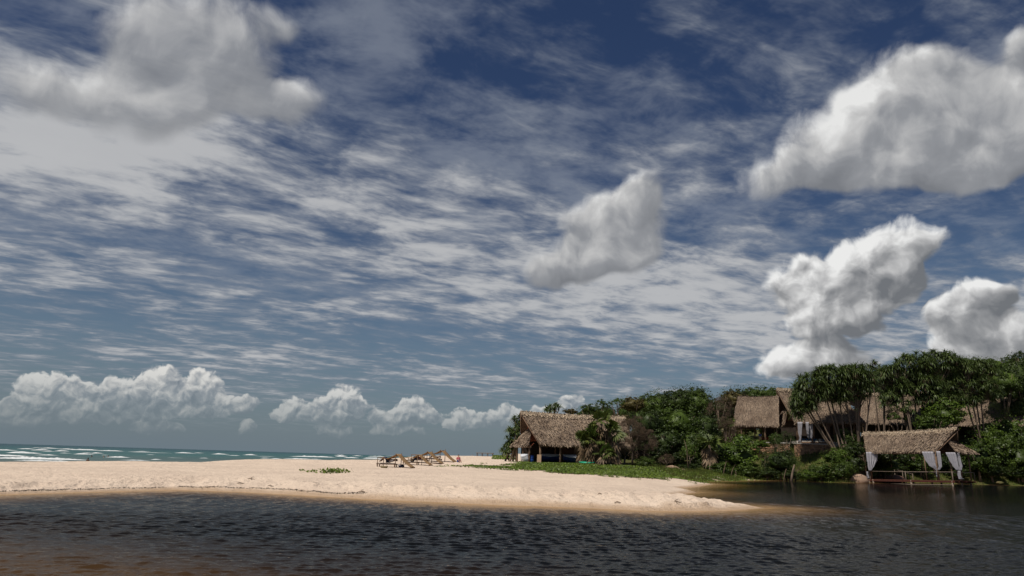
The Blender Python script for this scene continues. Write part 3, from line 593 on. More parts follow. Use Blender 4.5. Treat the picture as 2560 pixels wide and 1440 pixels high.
class House:
    def __init__(s, name, A, B, label, cat, Wd, rise, ol=(1., 1.), skirt=(1.2, 1.2), frac=(.55, .55), hip=(False, False), seed=1, cap=True, gable=REDW, curve=lambda u: -.16*4*u*(1-u)):
        ex = (B-A); s.L = ex.length; ex.normalize(); ey = Vector((-ex.y, ex.x, 0)).normalized(); ez = ex.cross(ey)
        s.root = empty(name, A, 0, label, cat); s.M = Matrix((ex, ey, ez)).transposed(); s.root.rotation_euler = s.M.to_euler(); s.A = A; s.W = Wd; s.rise = rise
        L = s.L; h = Wd/2; t = .16
        x0, x1 = -ol[0], L+ol[1]; rl, rr = (x0, h, rise), (x1, h, rise); a, b, c, d = (0, 0, 0), (L, 0, 0), (L, Wd, 0), (0, Wd, 0)
        quads = [(a, b, rr, rl), (c, d, rl, rr)]; tri = []
        for i, (sx, cx) in enumerate(((-1, 0), (1, L))):
            if hip[i]: ap = rl if i == 0 else rr; f_, g_ = ((d, a) if i == 0 else (b, c)); tri.append((f_, g_, ap))
            elif skirt[i]:
                k = skirt[i]; ap = (cx-sx*.15, h, rise*frac[i]); e = .08; f_ = (cx+sx*k, Wd-e, -.16); g_ = (cx+sx*k, e, -.16)
                tri.append((f_, g_, ap) if i == 0 else (g_, f_, ap)); ti = (cx-sx*.12, e*3, -.1), (cx-sx*.12, Wd-e*3, -.1)
        mb = MB(); strips = []; NS = 6; V_ = Vector; jt = [random.uniform(-.07, .05) for _ in range(NS+1)]
        for qi, (qa, qb, qc, qd) in enumerate(quads):
            for k in range(NS):
                u0, u1 = k/NS, (k+1)/NS; w0, w1 = (u0, u1) if qi == 0 else (1-u0, 1-u1); e = lambda uu, kk: V_((0, 0, jt[kk] if 0 < kk < NS else 0)); r = lambda ww: V_((0, 0, curve(ww)))
                strips.append((V_(qa).lerp(V_(qb), u0)+e(u0, k), V_(qa).lerp(V_(qb), u1)+e(u1, k+1), V_(qd).lerp(V_(qc), u1)+r(w1), V_(qd).lerp(V_(qc), u0)+r(w0)))
        for q in strips: mb.slab(q, t)
        for q in tri: mb.slab(q, t*.8)
        s.roof = mb.build('roof', THATCHD, s.root)
        thatch_on(strips+[(q[0], q[1], q[2], q[2]) for q in tri], s.roof, seed=seed)
        for i, (sx, cx) in enumerate(((-1, 0), (1, L))):
            if not hip[i]:
                gx = cx-sx*.05; f_ = .15; y0 = h*(f_); mb = MB(); P3 = [(gx, y0+.15, rise*f_-.25), (gx, Wd-y0-.15, rise*f_-.25), (gx, h, rise-.22)]
                mb.slab(P3 if i else P3[::-1], .1); mb.build('gable_panel', gable, s.root)
                for yy, tgt in ((0, 0), (Wd, 0)):      # verge poles under the prow
                    MB().tube([(cx, yy, -.2), (cx+sx*ol[i], h, rise-.25)], .07, 5).build('verge_pole', POLE, s.root, True)
        if cap:
            us = [k/8 for k in range(9)]; X = lambda u: x0-.05+(x1-x0+.1)*u
            for sg in (-1, 1):
                v = Vector((0, sg*h, -rise)).normalized()*.55; mb = MB()
                for k in range(8):
                    ua, ub = us[k], us[k+1]; ca, cb = curve(ua), curve(ub); q = [(X(ua), h, rise+.13+ca), (X(ub), h, rise+.13+cb), (X(ub), h+v.y, rise+.14+v.z+cb), (X(ua), h+v.y, rise+.14+v.z+ca)]
                    mb.slab(q[::-1], .07)
                mb.build('ridge_cap', CAPM, s.root)
                MB().tube([(X(u), h+v.y*1.13, rise+.15+v.z*1.12+curve(u)) for u in us], .05, 5).build('ridge_pole', POLE, s.root, True)
            thatch_on([((X(us[k]), h-.42, rise-.28+curve(us[k])), (X(us[k+1]), h-.42, rise-.28+curve(us[k+1])), (X(us[k+1]), h, rise+.12+curve(us[k+1])), (X(us[k]), h, rise+.12+curve(us[k]))) for k in range(8)], s.roof, 'ridge_thatch', CAPM, .14, .12, .35, seed+5)
    def loc(s, p): return s.M.inverted() @ (Vector(p)-s.A)       # world -> local
    def post(s, x, y, zb, zt=-.05, r=.11, name='post', mat=None):
        sl = s.rise/(s.W/2); zt = zt+min(y, s.W-y)*sl-.15 if zt == -.05 else zt
        return MB().tube([(x, y, zb), (x+random.uniform(-.03, .03), y, (zb+zt)/2), (x, y, zt)], [r*1.1, r, r*.95], 8).build(name, mat or POLE, s.root, True)
    def box(s, name, c, d, mat): return MB().box(c, d).build(name, mat, s.root)

# ---- boathouse on the beach
A = P(1350, 1110, 96.5); B = P(1588, 1119, 100.6)
H1 = House('boathouse', A, B, 'long thatched boathouse open on poles above the green creepers, nearest the sea', 'boathouse', 8.0, 4.3, (1.5, .35), (1.6, .0), (.58, .5), seed=3)
zg = gz(A.x, A.y)-A.z
for px in (1350, 1406, 1465, 1520, 1575): q = H1.loc(P(px, 1120, 97)); H1.post(q.x*1.0, .35, zg-.5, r=.15)
for x in (-1.2, -1.1, -1.0): H1.post(x, {-1.2: .7, -1.1: 3.6, -1.0: 6.6}[x], zg-.5, -.2, .13)
for x in (2, 6, 10, 13): H1.post(x, 7.4, zg-.5, -.3, .13)
for x in (3.6, 8.5): H1.post(x, 3.6, zg-.5, 1.9, .11)
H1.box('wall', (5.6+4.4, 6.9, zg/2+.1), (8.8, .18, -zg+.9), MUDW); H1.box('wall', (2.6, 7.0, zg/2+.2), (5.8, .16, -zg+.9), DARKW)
H1.box('beam', (H1.L/2, .35, -.28), (H1.L, .14, .16), POLE); H1.box('beam', (-1.2, 3.7, -.42), (.14, 7, .14), POLE)
for k in range(7): MB().tube([(-.5+.02*k, 1+k, .1-.01*k), (-.9, 1.+k, -.3)], .04, 4).build('rafter', REDW, H1.root, True)
def hull(name, p0, p1, w_, h, label, cat, top, side, cover=True):
    p0, p1 = Vector(p0), Vector(p1); L = (p1-p0).length; root = empty(name, p0, math.atan2((p1-p0).y, (p1-p0).x), label, cat)
    rows = []; N = 14
    for i in range(N+1):
        t = i/N; wd = w_*max(.04, math.sin(math.pi*min(1, .06+t*.9))**.6); sheer = h*(1+.35*(2*t-1)**2); kz = h*.12*(2*t-1)**4*4
        rows.append([Vector((t*L, y*wd/2, z)) for y, z in ((-1, sheer), (-.85, sheer*.5), (-.4, kz+.05), (0, kz), (.4, kz+.05), (.85, sheer*.5), (1, sheer))])
    MB().quadstrip(rows, closed=False, caps=False).build('hull', side, root, True)
    if cover: MB().quadstrip([[Vector((r[0].x, y*abs(r[0].y)*1.05, r[0].z+.42*h*(1-y*y)*(1-(2*r[0].x/L-1)**2)+(.02 if abs(y) < 1 else -.12*h))) for y in (-1, -.6, 0, .6, 1)] for r in rows], closed=False, caps=False).build('cover', top, root, True)
    else:
        for t in (.3, .6): MB().box((t*L, 0, h*.8), (.2, w_*.9, .04)).build('seat', POLE, root)
    for s_ in (-1, 1): MB().tube([Vector((r[0].x, s_*abs(r[0].y), r[0].z)) for r in rows], .035, 5).build('gunwale', top, root, True)
    return root
def gp(px, d, dz=0.): p = P(px, hor(px), d); return Vector((p.x, p.y, gz(p.x, p.y)+dz))
hull('boat', gp(1350, 101.2, .2), gp(1404, 100.4, .25), 1.5, .75, 'white covered boat in the back of the boathouse, left of its tall middle pole', 'boat', BOATW, BOATB)
hull('boat', gp(1408, 99.6, .1), gp(1466, 98.6, .05), 1.6, .8, 'blue hulled boat under a white cover, right of the tall middle pole of the boathouse', 'boat', BOATW, BOATB)
hull('boat', gp(1303, 98.5, .05), gp(1322, 97.5, .05), 1.0, .75, 'small white boat poking its bow out of the left end of the boathouse', 'boat', BOATW, BOATW)
b_ = gp(1328, 97.2); r_ = empty('barrel', b_, 0, 'upright blue plastic barrel between the left posts of the boathouse', 'barrel')
MB().quadstrip([[Vector((math.cos(q)*r, math.sin(q)*r, z)) for q in [k*math.pi/7 for k in range(14)]] for z, r in ((-.1, .34), (.0, .36), (.3, .36), (.33, .38), (.36, .36), (.65, .36), (.68, .38), (.71, .36), (.95, .35), (1.0, .30))]).build('body', BLUEP, r_, True)
MB().ball((.15, 0, 1.0), (.06, .06, .03)).build('bung', BLUEP, r_)
b_ = gp(1347.5, 95.6); r_ = empty('plywood_board', b_, R(-8), 'pale plywood board propped against the front pole of the boathouse', 'board')
Mx = Matrix.Rotation(R(-12), 3, 'X'); MB().box((0, .12, .55), (.55, .04, 1.2), Mx).build('panel', BOARD, r_)
b_ = gp(1467, 93); r_ = empty('kayak', b_, R(-14), 'small bright green plastic kayak lying on the creepers before the boathouse', 'kayak')
rows = [[Vector(((t-.5)*2.0, math.cos(q)*.36*math.sin(math.pi*max(.03, min(.97, t)))**.7, .2+math.sin(q)*.17*math.sin(math.pi*max(.03, min(.97, t)))**.5+.1*(2*t-1)**2)) for q in [k*math.pi/5 for k in range(10)]] for t in np.linspace(0, 1, 11)]
MB().quadstrip(rows).build('hull', GREENP, r_, True); MB().ball((-.1, 0, .38), (.32, .2, .05), 10, 4).build('cockpit', material('cockpit_dark', (.01, .09, .05)), r_, True)

# ---- lodge on the bank
def stonewall(name, pxa, pxb, ytop, ybot, d, label, ledge=True, th=.5, seed=1):
    a, b = P(pxa, ytop, d), P(pxb, ytop, d); b.z = (a.z+b.z)/2; a.z = b.z; L = (b-a).length; h = (ybot-ytop)/sc(d)+.8; root = empty(name, (a.x, a.y, a.z-h), math.atan2((b-a).y, (b-a).x), label, 'wall')
    MB().box((L/2, th/2, h/2), (L, th, h)).build('core', STONE, root); rr = random.Random(seed); mb = MB(); z = .1
    while z < h-.05:
        x = 0; rh = rr.uniform(.16, .28)
        while x < L: wd = rr.uniform(.2, .5); mb.ball((x+wd/2, -.02, z+rr.uniform(-.04, .04)), (wd*.52, .12+rr.uniform(0, .08), rh*.55), 6, 4, .15, rr.random()); x += wd*.95
        z += rh*.9
    o = mb.build('stones', STONE, root); o['kind'] = 'stuff'
    if ledge: MB().box((L/2, th/2-.06, h+.06), (L+.2, th+.25, .14)).build('coping', LEDGE, root)
    return root
stonewall('stone_wall', 1868, 1972, 1107.5, 1132, 121, 'rubble stone terrace wall with white coping under the left roof of the lodge', seed=3)
stonewall('stone_wall', 1988, 2125, 1111.5, 1134, 120, 'rubble stone terrace wall below the curtained room with sofas', True, .5, 5)
A = P(1832, 1066.5, 125.5); B = P(1947, 1062, 122.9); B.z = (A.z+B.z)/2+.05; A.z = B.z-.05
LA = House('dining_pavilion', A, B, 'thatched open dining pavilion with brown poles at the left of the lodge', 'pavilion', 9.5, 5.4, (-.9, .3), (0, 0), seed=11, cap=False, hip=(True, False))
zf = P(1900, 1106, 124).z-A.z
LA.box('floor', (LA.L/2+.4, 4.6, zf-.2), (LA.L+1.6, 9.6, .4), LEDGE)
for px in (1852, 1912): q = LA.loc(P(px, 1066, 124)); LA.post(q.x, .4, zf, r=.13)
for px, yy in ((1884, 5.5), (1860, 8.5), (1905, 8.8), (1935, 8.6), (1941, .5)): q = LA.loc(P(px, 1066, 124)); LA.post(q.x, yy, zf, 0.1, r=.11)
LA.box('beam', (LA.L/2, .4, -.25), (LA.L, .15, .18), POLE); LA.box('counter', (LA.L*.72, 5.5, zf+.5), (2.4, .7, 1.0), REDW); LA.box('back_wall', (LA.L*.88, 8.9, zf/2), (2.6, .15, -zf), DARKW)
A = P(1989, 1060.5, 124.0); B = P(2140, 1062, 123.2); B.z = A.z
LB = House('main_lodge_hall', A, B, 'tall thatched lodge hall with a rust red gable rising behind the screw pines', 'lodge', 8.0, 6.4, (1.7, .3), (1.9, 0), (.58, .5), seed=12, cap=True)
LB.box('floor', (LB.L/2, 4.6, zf-.2), (LB.L, 9.2, .4), LEDGE)
for x in (.3, 3.2, 6.5, 9.8): LB.post(x, .5, zf, r=.12)
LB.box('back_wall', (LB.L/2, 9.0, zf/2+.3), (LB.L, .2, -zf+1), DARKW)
A = P(1990, 1054.5, 121.6); B = P(2163, 1054.5, 117.6); B.z = A.z
LC = House('lounge_pavilion', A, B, 'thatched hip roofed lounge pavilion with white curtains behind the leaning screw pine trunks', 'pavilion', 8.0, 4.6, (-3.6, -3.2), (0, 0), hip=(True, True), seed=13, cap=False)
zc = P(2060, 1110, 120.5).z-A.z
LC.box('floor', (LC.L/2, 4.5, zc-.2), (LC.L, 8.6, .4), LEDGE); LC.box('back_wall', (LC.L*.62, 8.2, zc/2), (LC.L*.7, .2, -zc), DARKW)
for px in (1994, 2028, 2065, 2105, 2140, 2158): q = LC.loc(P(px, 1055, 120.5)); LC.post(q.x, .45, zc, r=.12)
for x in (.6, 4, 8, 11): LC.post(x, 8.2, zc, -.3)
LC.box('beam', (LC.L/2, .45, -.22), (LC.L, .14, .18), POLE)
A = P(2150, 1058, 140.5); B = P(2330, 1062, 135.); B.z = A.z
LD = House('guest_wing', A, B, 'broad thatched roof wing seen between the two clumps of screw pine', 'lodge', 10, 6.2, (-.8, .4), (1.0, 1.0), (.6, .6), seed=14)
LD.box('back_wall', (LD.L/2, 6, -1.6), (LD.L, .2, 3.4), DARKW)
for k in range(6): LD.post(.5+k*(LD.L-1)/5, .5, -3.2)
A = P(2345, 1064, 143); B = P(2600, 1070, 133.); B.z = A.z
LE = House('guest_wing', A, B, 'shaded thatched roof wing furthest right among the dark trees', 'lodge', 10, 5.6, (.6, .6), (1.2, 1.2), (.6, .6), seed=15)
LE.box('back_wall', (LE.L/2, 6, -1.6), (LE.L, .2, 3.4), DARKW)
for k in range(7): LE.post(.5+k*(LE.L-1)/6, .5, -3.2)
# lounge furniture
def localthing(Hs, name, p, label, cat, group=None, rz=0.):
    w_ = Hs.A+Hs.M@Vector(p); return empty(name, w_, Hs.M.to_euler().z+rz, label, cat, group)
for i, (px, wd, lab) in enumerate(((2022, 2.3, 'low sofa with dark blue cushions behind the white lounge curtain'), (2055, 2.6, 'long sofa with teal and pale cushions in the middle of the curtained lounge'))):
    q = LC.loc(P(px, 1100, 122)); r_ = localthing(LC, 'sofa', (q.x, 1.7, zc), lab, 'sofa')
    MB().box((0, 0, .22), (wd, .85, .22)).build('base', POLE, r_); MB().box((0, 0, .40), (wd*.96, .8, .16)).build('seat', CUSH[2], r_); MB().box((0, .38, .65), (wd, .14, .5)).build('backrest', POLE, r_)
    for k in range(4): MB().ball(((k-1.5)*wd/4.2, .15, .68), (.26, .14, .24), 8, 6).build('cushion', CUSH[(k+i) % 3 if i else 0], r_, True)
q = LC.loc(P(2082, 1105, 122)); r_ = localthing(LC, 'table', (q.x, 1.5, zc), 'small reddish wooden table right of the teal sofa in the lounge', 'table')
MB().box((0, 0, .55), (.9, .7, .06)).build('top', REDW, r_)
for a_ in (-1, 1):
    for c_ in (-1, 1): MB().box((a_*.38, c_*.28, .26), (.07, .07, .52)).build('leg', REDW, r_)
q = LA.loc(P(1934, 1100, 125)); r_ = localthing(LA, 'chair', (q.x, 2., zf), 'white cushioned chair in the shade of the dining pavilion', 'chair')
MB().box((0, 0, .42), (.5, .5, .08)).build('seat', BOATW, r_); MB().box((0, .24, .75), (.5, .06, .55)).build('backrest', BOATW, r_)
for a_ in (-1, 1):
    for c_ in (-1, 1): MB().box((a_*.21, c_*.21, .19), (.05, .05, .38)).build('leg', POLE, r_)
def curtain(rows, d, label, dd=0., mat=None):
    n = 14; base = P((rows[-1][0]+rows[-1][1])/2, rows[-1][2], d); root = tag(empty('curtain', base), label, 'curtain'); R_ = []
    for i in range(len(rows)-1):
        for k in range(5 if i < len(rows)-2 else 6):
            t = k/5; t_ = t*t*(3-2*t)*.5+t*.5; R_.append([rows[i][j]+(rows[i+1][j]-rows[i][j])*(t_ if j < 2 else t) for j in range(3)])
    out = []
    for (l, r, y) in R_:
        row = []
        for j in range(n+1): u = j/n; p = P(l+(r-l)*u, y, d)-base; p.y += .10*math.sin(u*n*2.0)+dd*u; row.append(p)
        out.append(row)
    mb = MB().quadstrip(out, closed=False, caps=False); o = mb.build('cloth', mat or WHITEC, root, True)
    md = o.modifiers.new('thickness', 'SOLIDIFY'); md.thickness = .012
    return root
curtain([(1994, 2007, 1055), (1995, 2005, 1080), (1999, 2003, 1095), (1995, 2002, 1104)], 120.3, 'white curtain tied at the left corner post of the lounge pavilion')
curtain([(2014, 2022, 1055), (2016, 2022, 1078), (2020, 2023, 1096)], 120.5, 'narrow white curtain second from the left in the lounge')
curtain([(2022, 2033, 1055), (2022, 2032, 1080), (2023, 2031, 1097)], 121.0, 'greyish curtain hanging straight beside the lounge sofas')
curtain([(2064, 2076, 1055), (2065, 2075, 1085), (2066, 2073, 1102)], 121.2, 'brownish curtain right of the teal sofa in the lounge', mat=material('brown_cloth', (.20, .13, .11), rough=.95))

# ---- jetty pavilion
A = P(2166, 1129.5, 111.5); B = P(2341, 1127, 102.8)
J = House('jetty_pavilion', A, B, 'thatched pavilion with tied white curtains standing over the dark lagoon', 'pavilion', 6.2, 3.0, (2.0, 1.7), (2.3, 2.6), (.60, .72), seed=21, gable=THATCHD, curve=lambda u: .24*u**4-.10*4*u*(1-u))
D0 = J.loc(P(2158, 1198, 112.3)); D1 = J.loc(P(2388, 1200, 100.8)); zd = (D0.z+D1.z)/2; xl = D0.x; xr = D1.x
J.box('edge_beam', ((xl+xr)/2, -.35, zd-.22), (xr-xl, .14, .22), DECKR)
n = 46
for k in range(n): J.box('deck_plank', (xl+(k+.5)*(xr-xl)/n, 2.8, zd-.06+random.uniform(-.008, .008)), ((xr-xl)/n*.93, 6.4, .06), DECKM)
for yy in (.8, 2.9, 5.4): J.box('joist', ((xl+xr)/2, yy, zd-.2), (xr-xl, .14, .2), DECKR)
MB().tube([(xl+1.2, -.5, zd-.62), ((xl+xr)/2, -.5, zd-.66), (xr-.4, -.5, zd-.62)], .06, 6).build('waterline_pole', GREYW, J.root, True)
for px in (2172, 2190, 2297, 2395): q = J.loc(P(px, 1198, 111 if px < 2200 else (107 if px < 2300 else 102))); xx = min(max(q.x, xl+.3), xr-.3); MB().tube([(xx, -.3, zd-2.6), (xx, -.3, zd-.05)], .13, 8).build('pile', GREYW, J.root, True)
for yy in (2.9, 5.5):
    for t in (.05, .35, .65, .95): MB().tube([(xl+(xr-xl)*t, yy, zd-2.6), (xl+(xr-xl)*t, yy, zd-.25)], .13, 8).build('pile', GREYW, J.root, True)
def lx(px, d=105): return J.loc(P(px, 1150, d)).x
for x, y, r_ in ((lx(2173, 111), .0, .10), (lx(2164, 112), .1, .10), (lx(2357, 104), .1, .14), (lx(2322, 105), .1, .08), (lx(2173, 111), 5.7, .10), (J.L*.5, 5.8, .07), (J.L-.3, 5.7, .10)): J.post(x, y, zd, -.12, r=r_)
for y in (.3, 2.9, 5.5): J.post(xr-.55, y, zd, -.3, .11)
J.box('beam', (J.L/2, .05, -.28), (J.L, .12, .14), POLE); J.box('beam', (xr-.55, 3.3, -.42), (.12, 5.6, .12), POLE)
yr = -.28; zr = zd+19.5/sc(105)
MB().tube([(xl+1.2, yr, zr), ((xl+xr)/2, yr, zr-.03), (xr-.3, yr, zr)], .05, 6).build('handrail', GREYW, J.root, True)
MB().tube([(xl+.3, 5.9, zr), ((xl+xr)/2, 5.9, zr-.03), (xr-.3, 5.9, zr)], .045, 6).build('handrail', GREYW, J.root, True)
MB().tube([(xr-.3, yr, zr), (xr-.3, 5.9, zr)], .045, 6).build('handrail', GREYW, J.root, True)
for t in (.10, .5, .98): MB().tube([(xl+(xr-xl)*t, yr, zd-.6), (xl+(xr-xl)*t, yr, zr+.06)], .055, 6).build('rail_post', GREYW, J.root, True)
for t in (.02, .3, .6, .98): MB().tube([(xl+(xr-xl)*t, 5.9, zd), (xl+(xr-xl)*t, 5.9, zr+.06)], .05, 6).build('rail_post', GREYW, J.root, True)
curtain([(2165, 2196, 1130), (2167, 2194, 1150), (2169, 2188, 1163), (2172, 2178, 1177)], 110.6, 'broad white curtain swept back to the left corner post of the jetty pavilion')
curtain([(2166, 2170, 1179), (2167, 2171, 1188), (2167, 2174, 1196)], 111.2, 'bright tail of curtain hanging below the tie at the left corner of the jetty')
curtain([(2305, 2336, 1129), (2312, 2338, 1148), (2322, 2342, 1163), (2340, 2346, 1175), (2341, 2350, 1193)], 103.0, 'white curtain sweeping from left to a tie beside the thick jetty post')
curtain([(2341, 2351, 1128), (2344, 2354, 1150), (2347, 2355, 1166), (2344, 2349, 1175)], 102.6, 'narrow white curtain just left of the thick jetty post')
curtain([(2364, 2393, 1131), (2372, 2395, 1148), (2381, 2397, 1163), (2391, 2400, 1176)], 101.0, 'broad white curtain gathered to the right corner post of the jetty pavilion')
curtain([(2393, 2398, 1131), (2396, 2402, 1150), (2399, 2406, 1165), (2398, 2404, 1176)], 100.8, 'thin white curtain strip right of the right corner post of the jetty')
curtain([(2395, 2401, 1177), (2394, 2402, 1187), (2396, 2404, 1193), (2397, 2411, 1198)], 100.6, 'bright curtain tail touching the deck at the right corner of the jetty')
# stairs and handrail up the bank behind the jetty
base = P(2206, 1186, 119); base.z = gz(base.x, base.y); r_ = empty('stairway', base, R(-25), 'rough wooden stairway with a pole handrail climbing the bank behind the jetty', 'stairs')
for k in range(8): MB().box((-.12*k, .35*k, .25+.23*k), (1.5-.06*k, .36, .09)).build('step', GREYW, r_)
pr = []
for k, (dx, dz) in enumerate(((1.0, 2.9), (1.9, 2.5), (2.7, 2.2), (3.8, 1.9), (5.2, 1.5))): MB().tube([(dx-.9, -.1*k, -.5), (dx-.9, -.1*k, dz)], .055, 6).build('rail_post', GREYW, r_, True); pr.append((dx-.9, -.1*k, dz-.1))
MB().tube(pr, .05, 6).build('handrail', GREYW, r_, True)
def boulder(px, py, rx, ry, d, label, seed, mat=BOULD):
    c = P(px, py, d); s_ = sc(d); root = empty('boulder', (c.x, c.y, c.z-ry/s_*.4), 0, label, 'rock'); mb = MB(); rr = random.Random(seed); rings = []; n = 20
    for i in range(1, 12):
        th = math.pi*i/12; ring = []
        for k in range(n):
            q = 2*math.pi*k/n; d_ = Vector((math.sin(th)*math.cos(q), math.sin(th)*math.sin(q), -math.cos(th))); f = 1+.22*(float(fbm(np.array([d_.x*1.6+seed]), np.array([d_.z*2+d_.y]), 3, seed)[0])-.45)*2
            ring.append(Vector((d_.x*rx/s_, d_.y*rx/s_*.8, d_.z*ry/s_*1.2))*f)
        rings.append(ring)
    return mb.quadstrip(rings).build('rock', mat, root, True)
boulder(2146, 1196, 24, 13, 106, 'smooth tan boulder at the waterline left of the jetty', 2)
boulder(2222, 1194, 40, 10, 117, 'low dark red rock slab behind the jetty railing', 3, material('red_rock', (.16, .085, .06), (.11, .06, .045), 1.4, .9, .5, 6))
boulder(1680, 1172, 22, 11, 100, 'pale cracked boulder in the grass between the bushes', 5); boulder(1706, 1177, 16, 7, 99, 'small low boulder half grown over, right of the pale cracked one', 6)
boulder(2500, 1206, 9, 3, 124, 'low mossy rock at the water edge right of the jetty', 7, material('moss_rock', (.14, .11, .05), (.09, .09, .03), 1.4, .9, .5, 6))

# ------------------------------------------------------------------ vegetation
SKY = [(1340, 1040), (1380, 1024), (1440, 1022), (1500, 1013), (1535, 1002), (1570, 1008), (1600, 996), (1650, 986), (1700, 978), (1740, 974), (1765, 982), (1790, 994), (1815, 986), (1860, 970), (1950, 967), (2000, 965), (2480, 892), (2510, 898), (2545, 884), (2700, 870)]
def skyline(px): return float(np.interp(px, [q[0] for q in SKY], [q[1] for q in SKY]))
rr = random.Random(9)
for row, (d0, off, R0, p0, p1, st) in enumerate(((165, 22, 40, 1470, 2700, 46), (152, 48, 40, 1500, 2700, 50), (146, 95, 42, 1640, 2700, 56))):
    px = p0
    while px < p1:
        rx = R0*rr.uniform(.8, 1.2); ry = rx*rr.uniform(.62, .85); x_ = px+rr.uniform(-8, 8); far = (x_ > 1620)
        y = skyline(x_)+off+rr.uniform(-4, 8)+(ry-26)*.6
        m_ = rr.choice([L_DARK, L_MID, L_MID, L_DARK, L_OLIVE if x_ < 2000 else L_DARK])
        lab, gr = (('rounded dark green tree in the wood on the hill behind the lodge roofs', 'trees in the wood behind the lodge') if x_ > 1830 else ('rounded green tree in the wood between the boathouse and the lodge', 'trees in the wood behind the boathouse'))
        if m_ is L_OLIVE: lab, gr = lab.replace('dark green', 'olive').replace('rounded green', 'rounded olive'), 'olive '+gr
        zone = next(n_ for lim, n_ in ((1600, 'behind the right end of the boathouse roof'), (1720, 'right of the boathouse'), (1830, 'left of the dining pavilion'), (2000, 'behind the dining pavilion roof'), (2200, 'behind the big leaning screw pine'), (2350, 'behind the middle roofs'), (2480, 'behind the rightmost screw pine'), (9999, 'at the right edge of the wood')) if x_ < lim)
        lab = '%s tree %s, %s' % ('olive' if m_ is L_OLIVE else ('mid green' if m_ is L_MID else 'dark green'), zone, ('on the skyline', 'just below the skyline', 'low in the wood')[row])
        plant('tree', x_, y, rx, ry, d0-(10 if x_ < 1800 else 0)+rr.uniform(-3, 3), m_, BIG, lab, 'tree', gr); px += st
N = plant
# skyline individuals left to right
N('shrub', 1472, 1024, 26, 13, 122, L_MID, BUSH, 'low green shrub on the skyline over the middle of the boathouse ridge', 'shrub'); N('tree', 1505, 1016, 24, 18, 124, L_MID, LOOSE, 'small loose green tree on the skyline over the boathouse ridge')
N('tree', 1543, 1008, 26, 14, 122, L_BRIGHT, LOOSE, 'bright green pointed treetop above the right half of the boathouse ridge'); N('tree', 1582, 1012, 38, 22, 126, L_OLIVE, BIG, 'yellowish olive tree on the skyline above the right end of the boathouse')
N('shrub', 1428, 1030, 22, 10, 121, L_OLIVE, BUSH, 'brownish low shrub behind the boathouse ridge beside the small screw pine', 'shrub')
N('tree', 1640, 1018, 50, 36, 128, L_MID, BIG, 'mid green tree behind the right end of the boathouse roof'); N('tree', 1700, 1010, 56, 38, 124, L_DARK, BIG, 'large dark green tree at the top of the wood left of the lodge')
N('tree', 1745, 1012, 42, 40, 122, L_MID, BIG, 'green tree with a rounded top just right of the wood\'s high point'); N('tree', 1795, 1026, 36, 42, 119, L_BROWN, FINE, 'dry brown tree standing left of the dining pavilion')
N('tree', 1835, 1000, 34, 26, 134, L_OLIVE, BIG, 'olive tree behind the left verge of the dining pavilion roof'); N('tree', 1690, 1062, 70, 46, 114, L_MID, BIG, 'broad green tree in front of the wood beside the dry brown tangle')
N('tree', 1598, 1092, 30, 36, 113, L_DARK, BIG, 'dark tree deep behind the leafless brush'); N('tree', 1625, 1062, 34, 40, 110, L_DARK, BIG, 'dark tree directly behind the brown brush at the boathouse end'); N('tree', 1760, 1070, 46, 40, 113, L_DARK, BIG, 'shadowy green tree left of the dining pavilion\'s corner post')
N('tree', 1812, 1080, 34, 40, 115, L_BROWN, FINE, 'dark brown thicket below the dry brown tree left of the lodge'); N('tree', 1665, 1110, 50, 40, 108, L_DARK, BIG, 'dark low tree above the pale cracked boulder')
N('tree', 1735, 1115, 48, 44, 108, L_MID, BIG, 'dense green tree on the bank above the grassy shore'); N('shrub', 1780, 1150, 36, 26, 106, L_DARK, BUSH, 'dark shrub filling the bank left of the broad bright bush', 'shrub')
N('tree', 1722, 1135, 24, 20, 103, L_BRIGHT, LOOSE, 'slender bright leaved sapling with a bare stem by the boulder'); N('shrub', 1720, 1172, 34, 13, 103, L_DARK, BUSH, 'low dark shrub behind the pale boulder', 'shrub')
N('shrub', 1664, 1150, 22, 18, 104, L_BROWN, FINE, 'reddish dry shrub left of the pale cracked boulder', 'shrub'); N('shrub', 1615, 1160, 33, 16, 97, L_MID, BUSH, 'round green bush on the grass at the right end of the boathouse', 'bush')
N('shrub', 1580, 1078, 34, 34, 98, L_BROWN, TWIGM, 'greyish brown leafless brush sprawling over the boathouse roof end', 'shrub'); N('shrub', 1612, 1110, 34, 32, 99, L_BROWN, TWIGM, 'dry twiggy brush right of the boathouse roof end', 'shrub'); N('shrub', 1560, 1120, 30, 26, 97, L_BROWN, TWIGM, 'tangled dry brush hanging in front of the boathouse\'s right posts', 'shrub')
N('shrub', 1600, 1140, 30, 18, 100.5, L_BROWN, BUSH, 'brown leafy undergrowth in the shade at the boathouse\'s right corner', 'shrub')
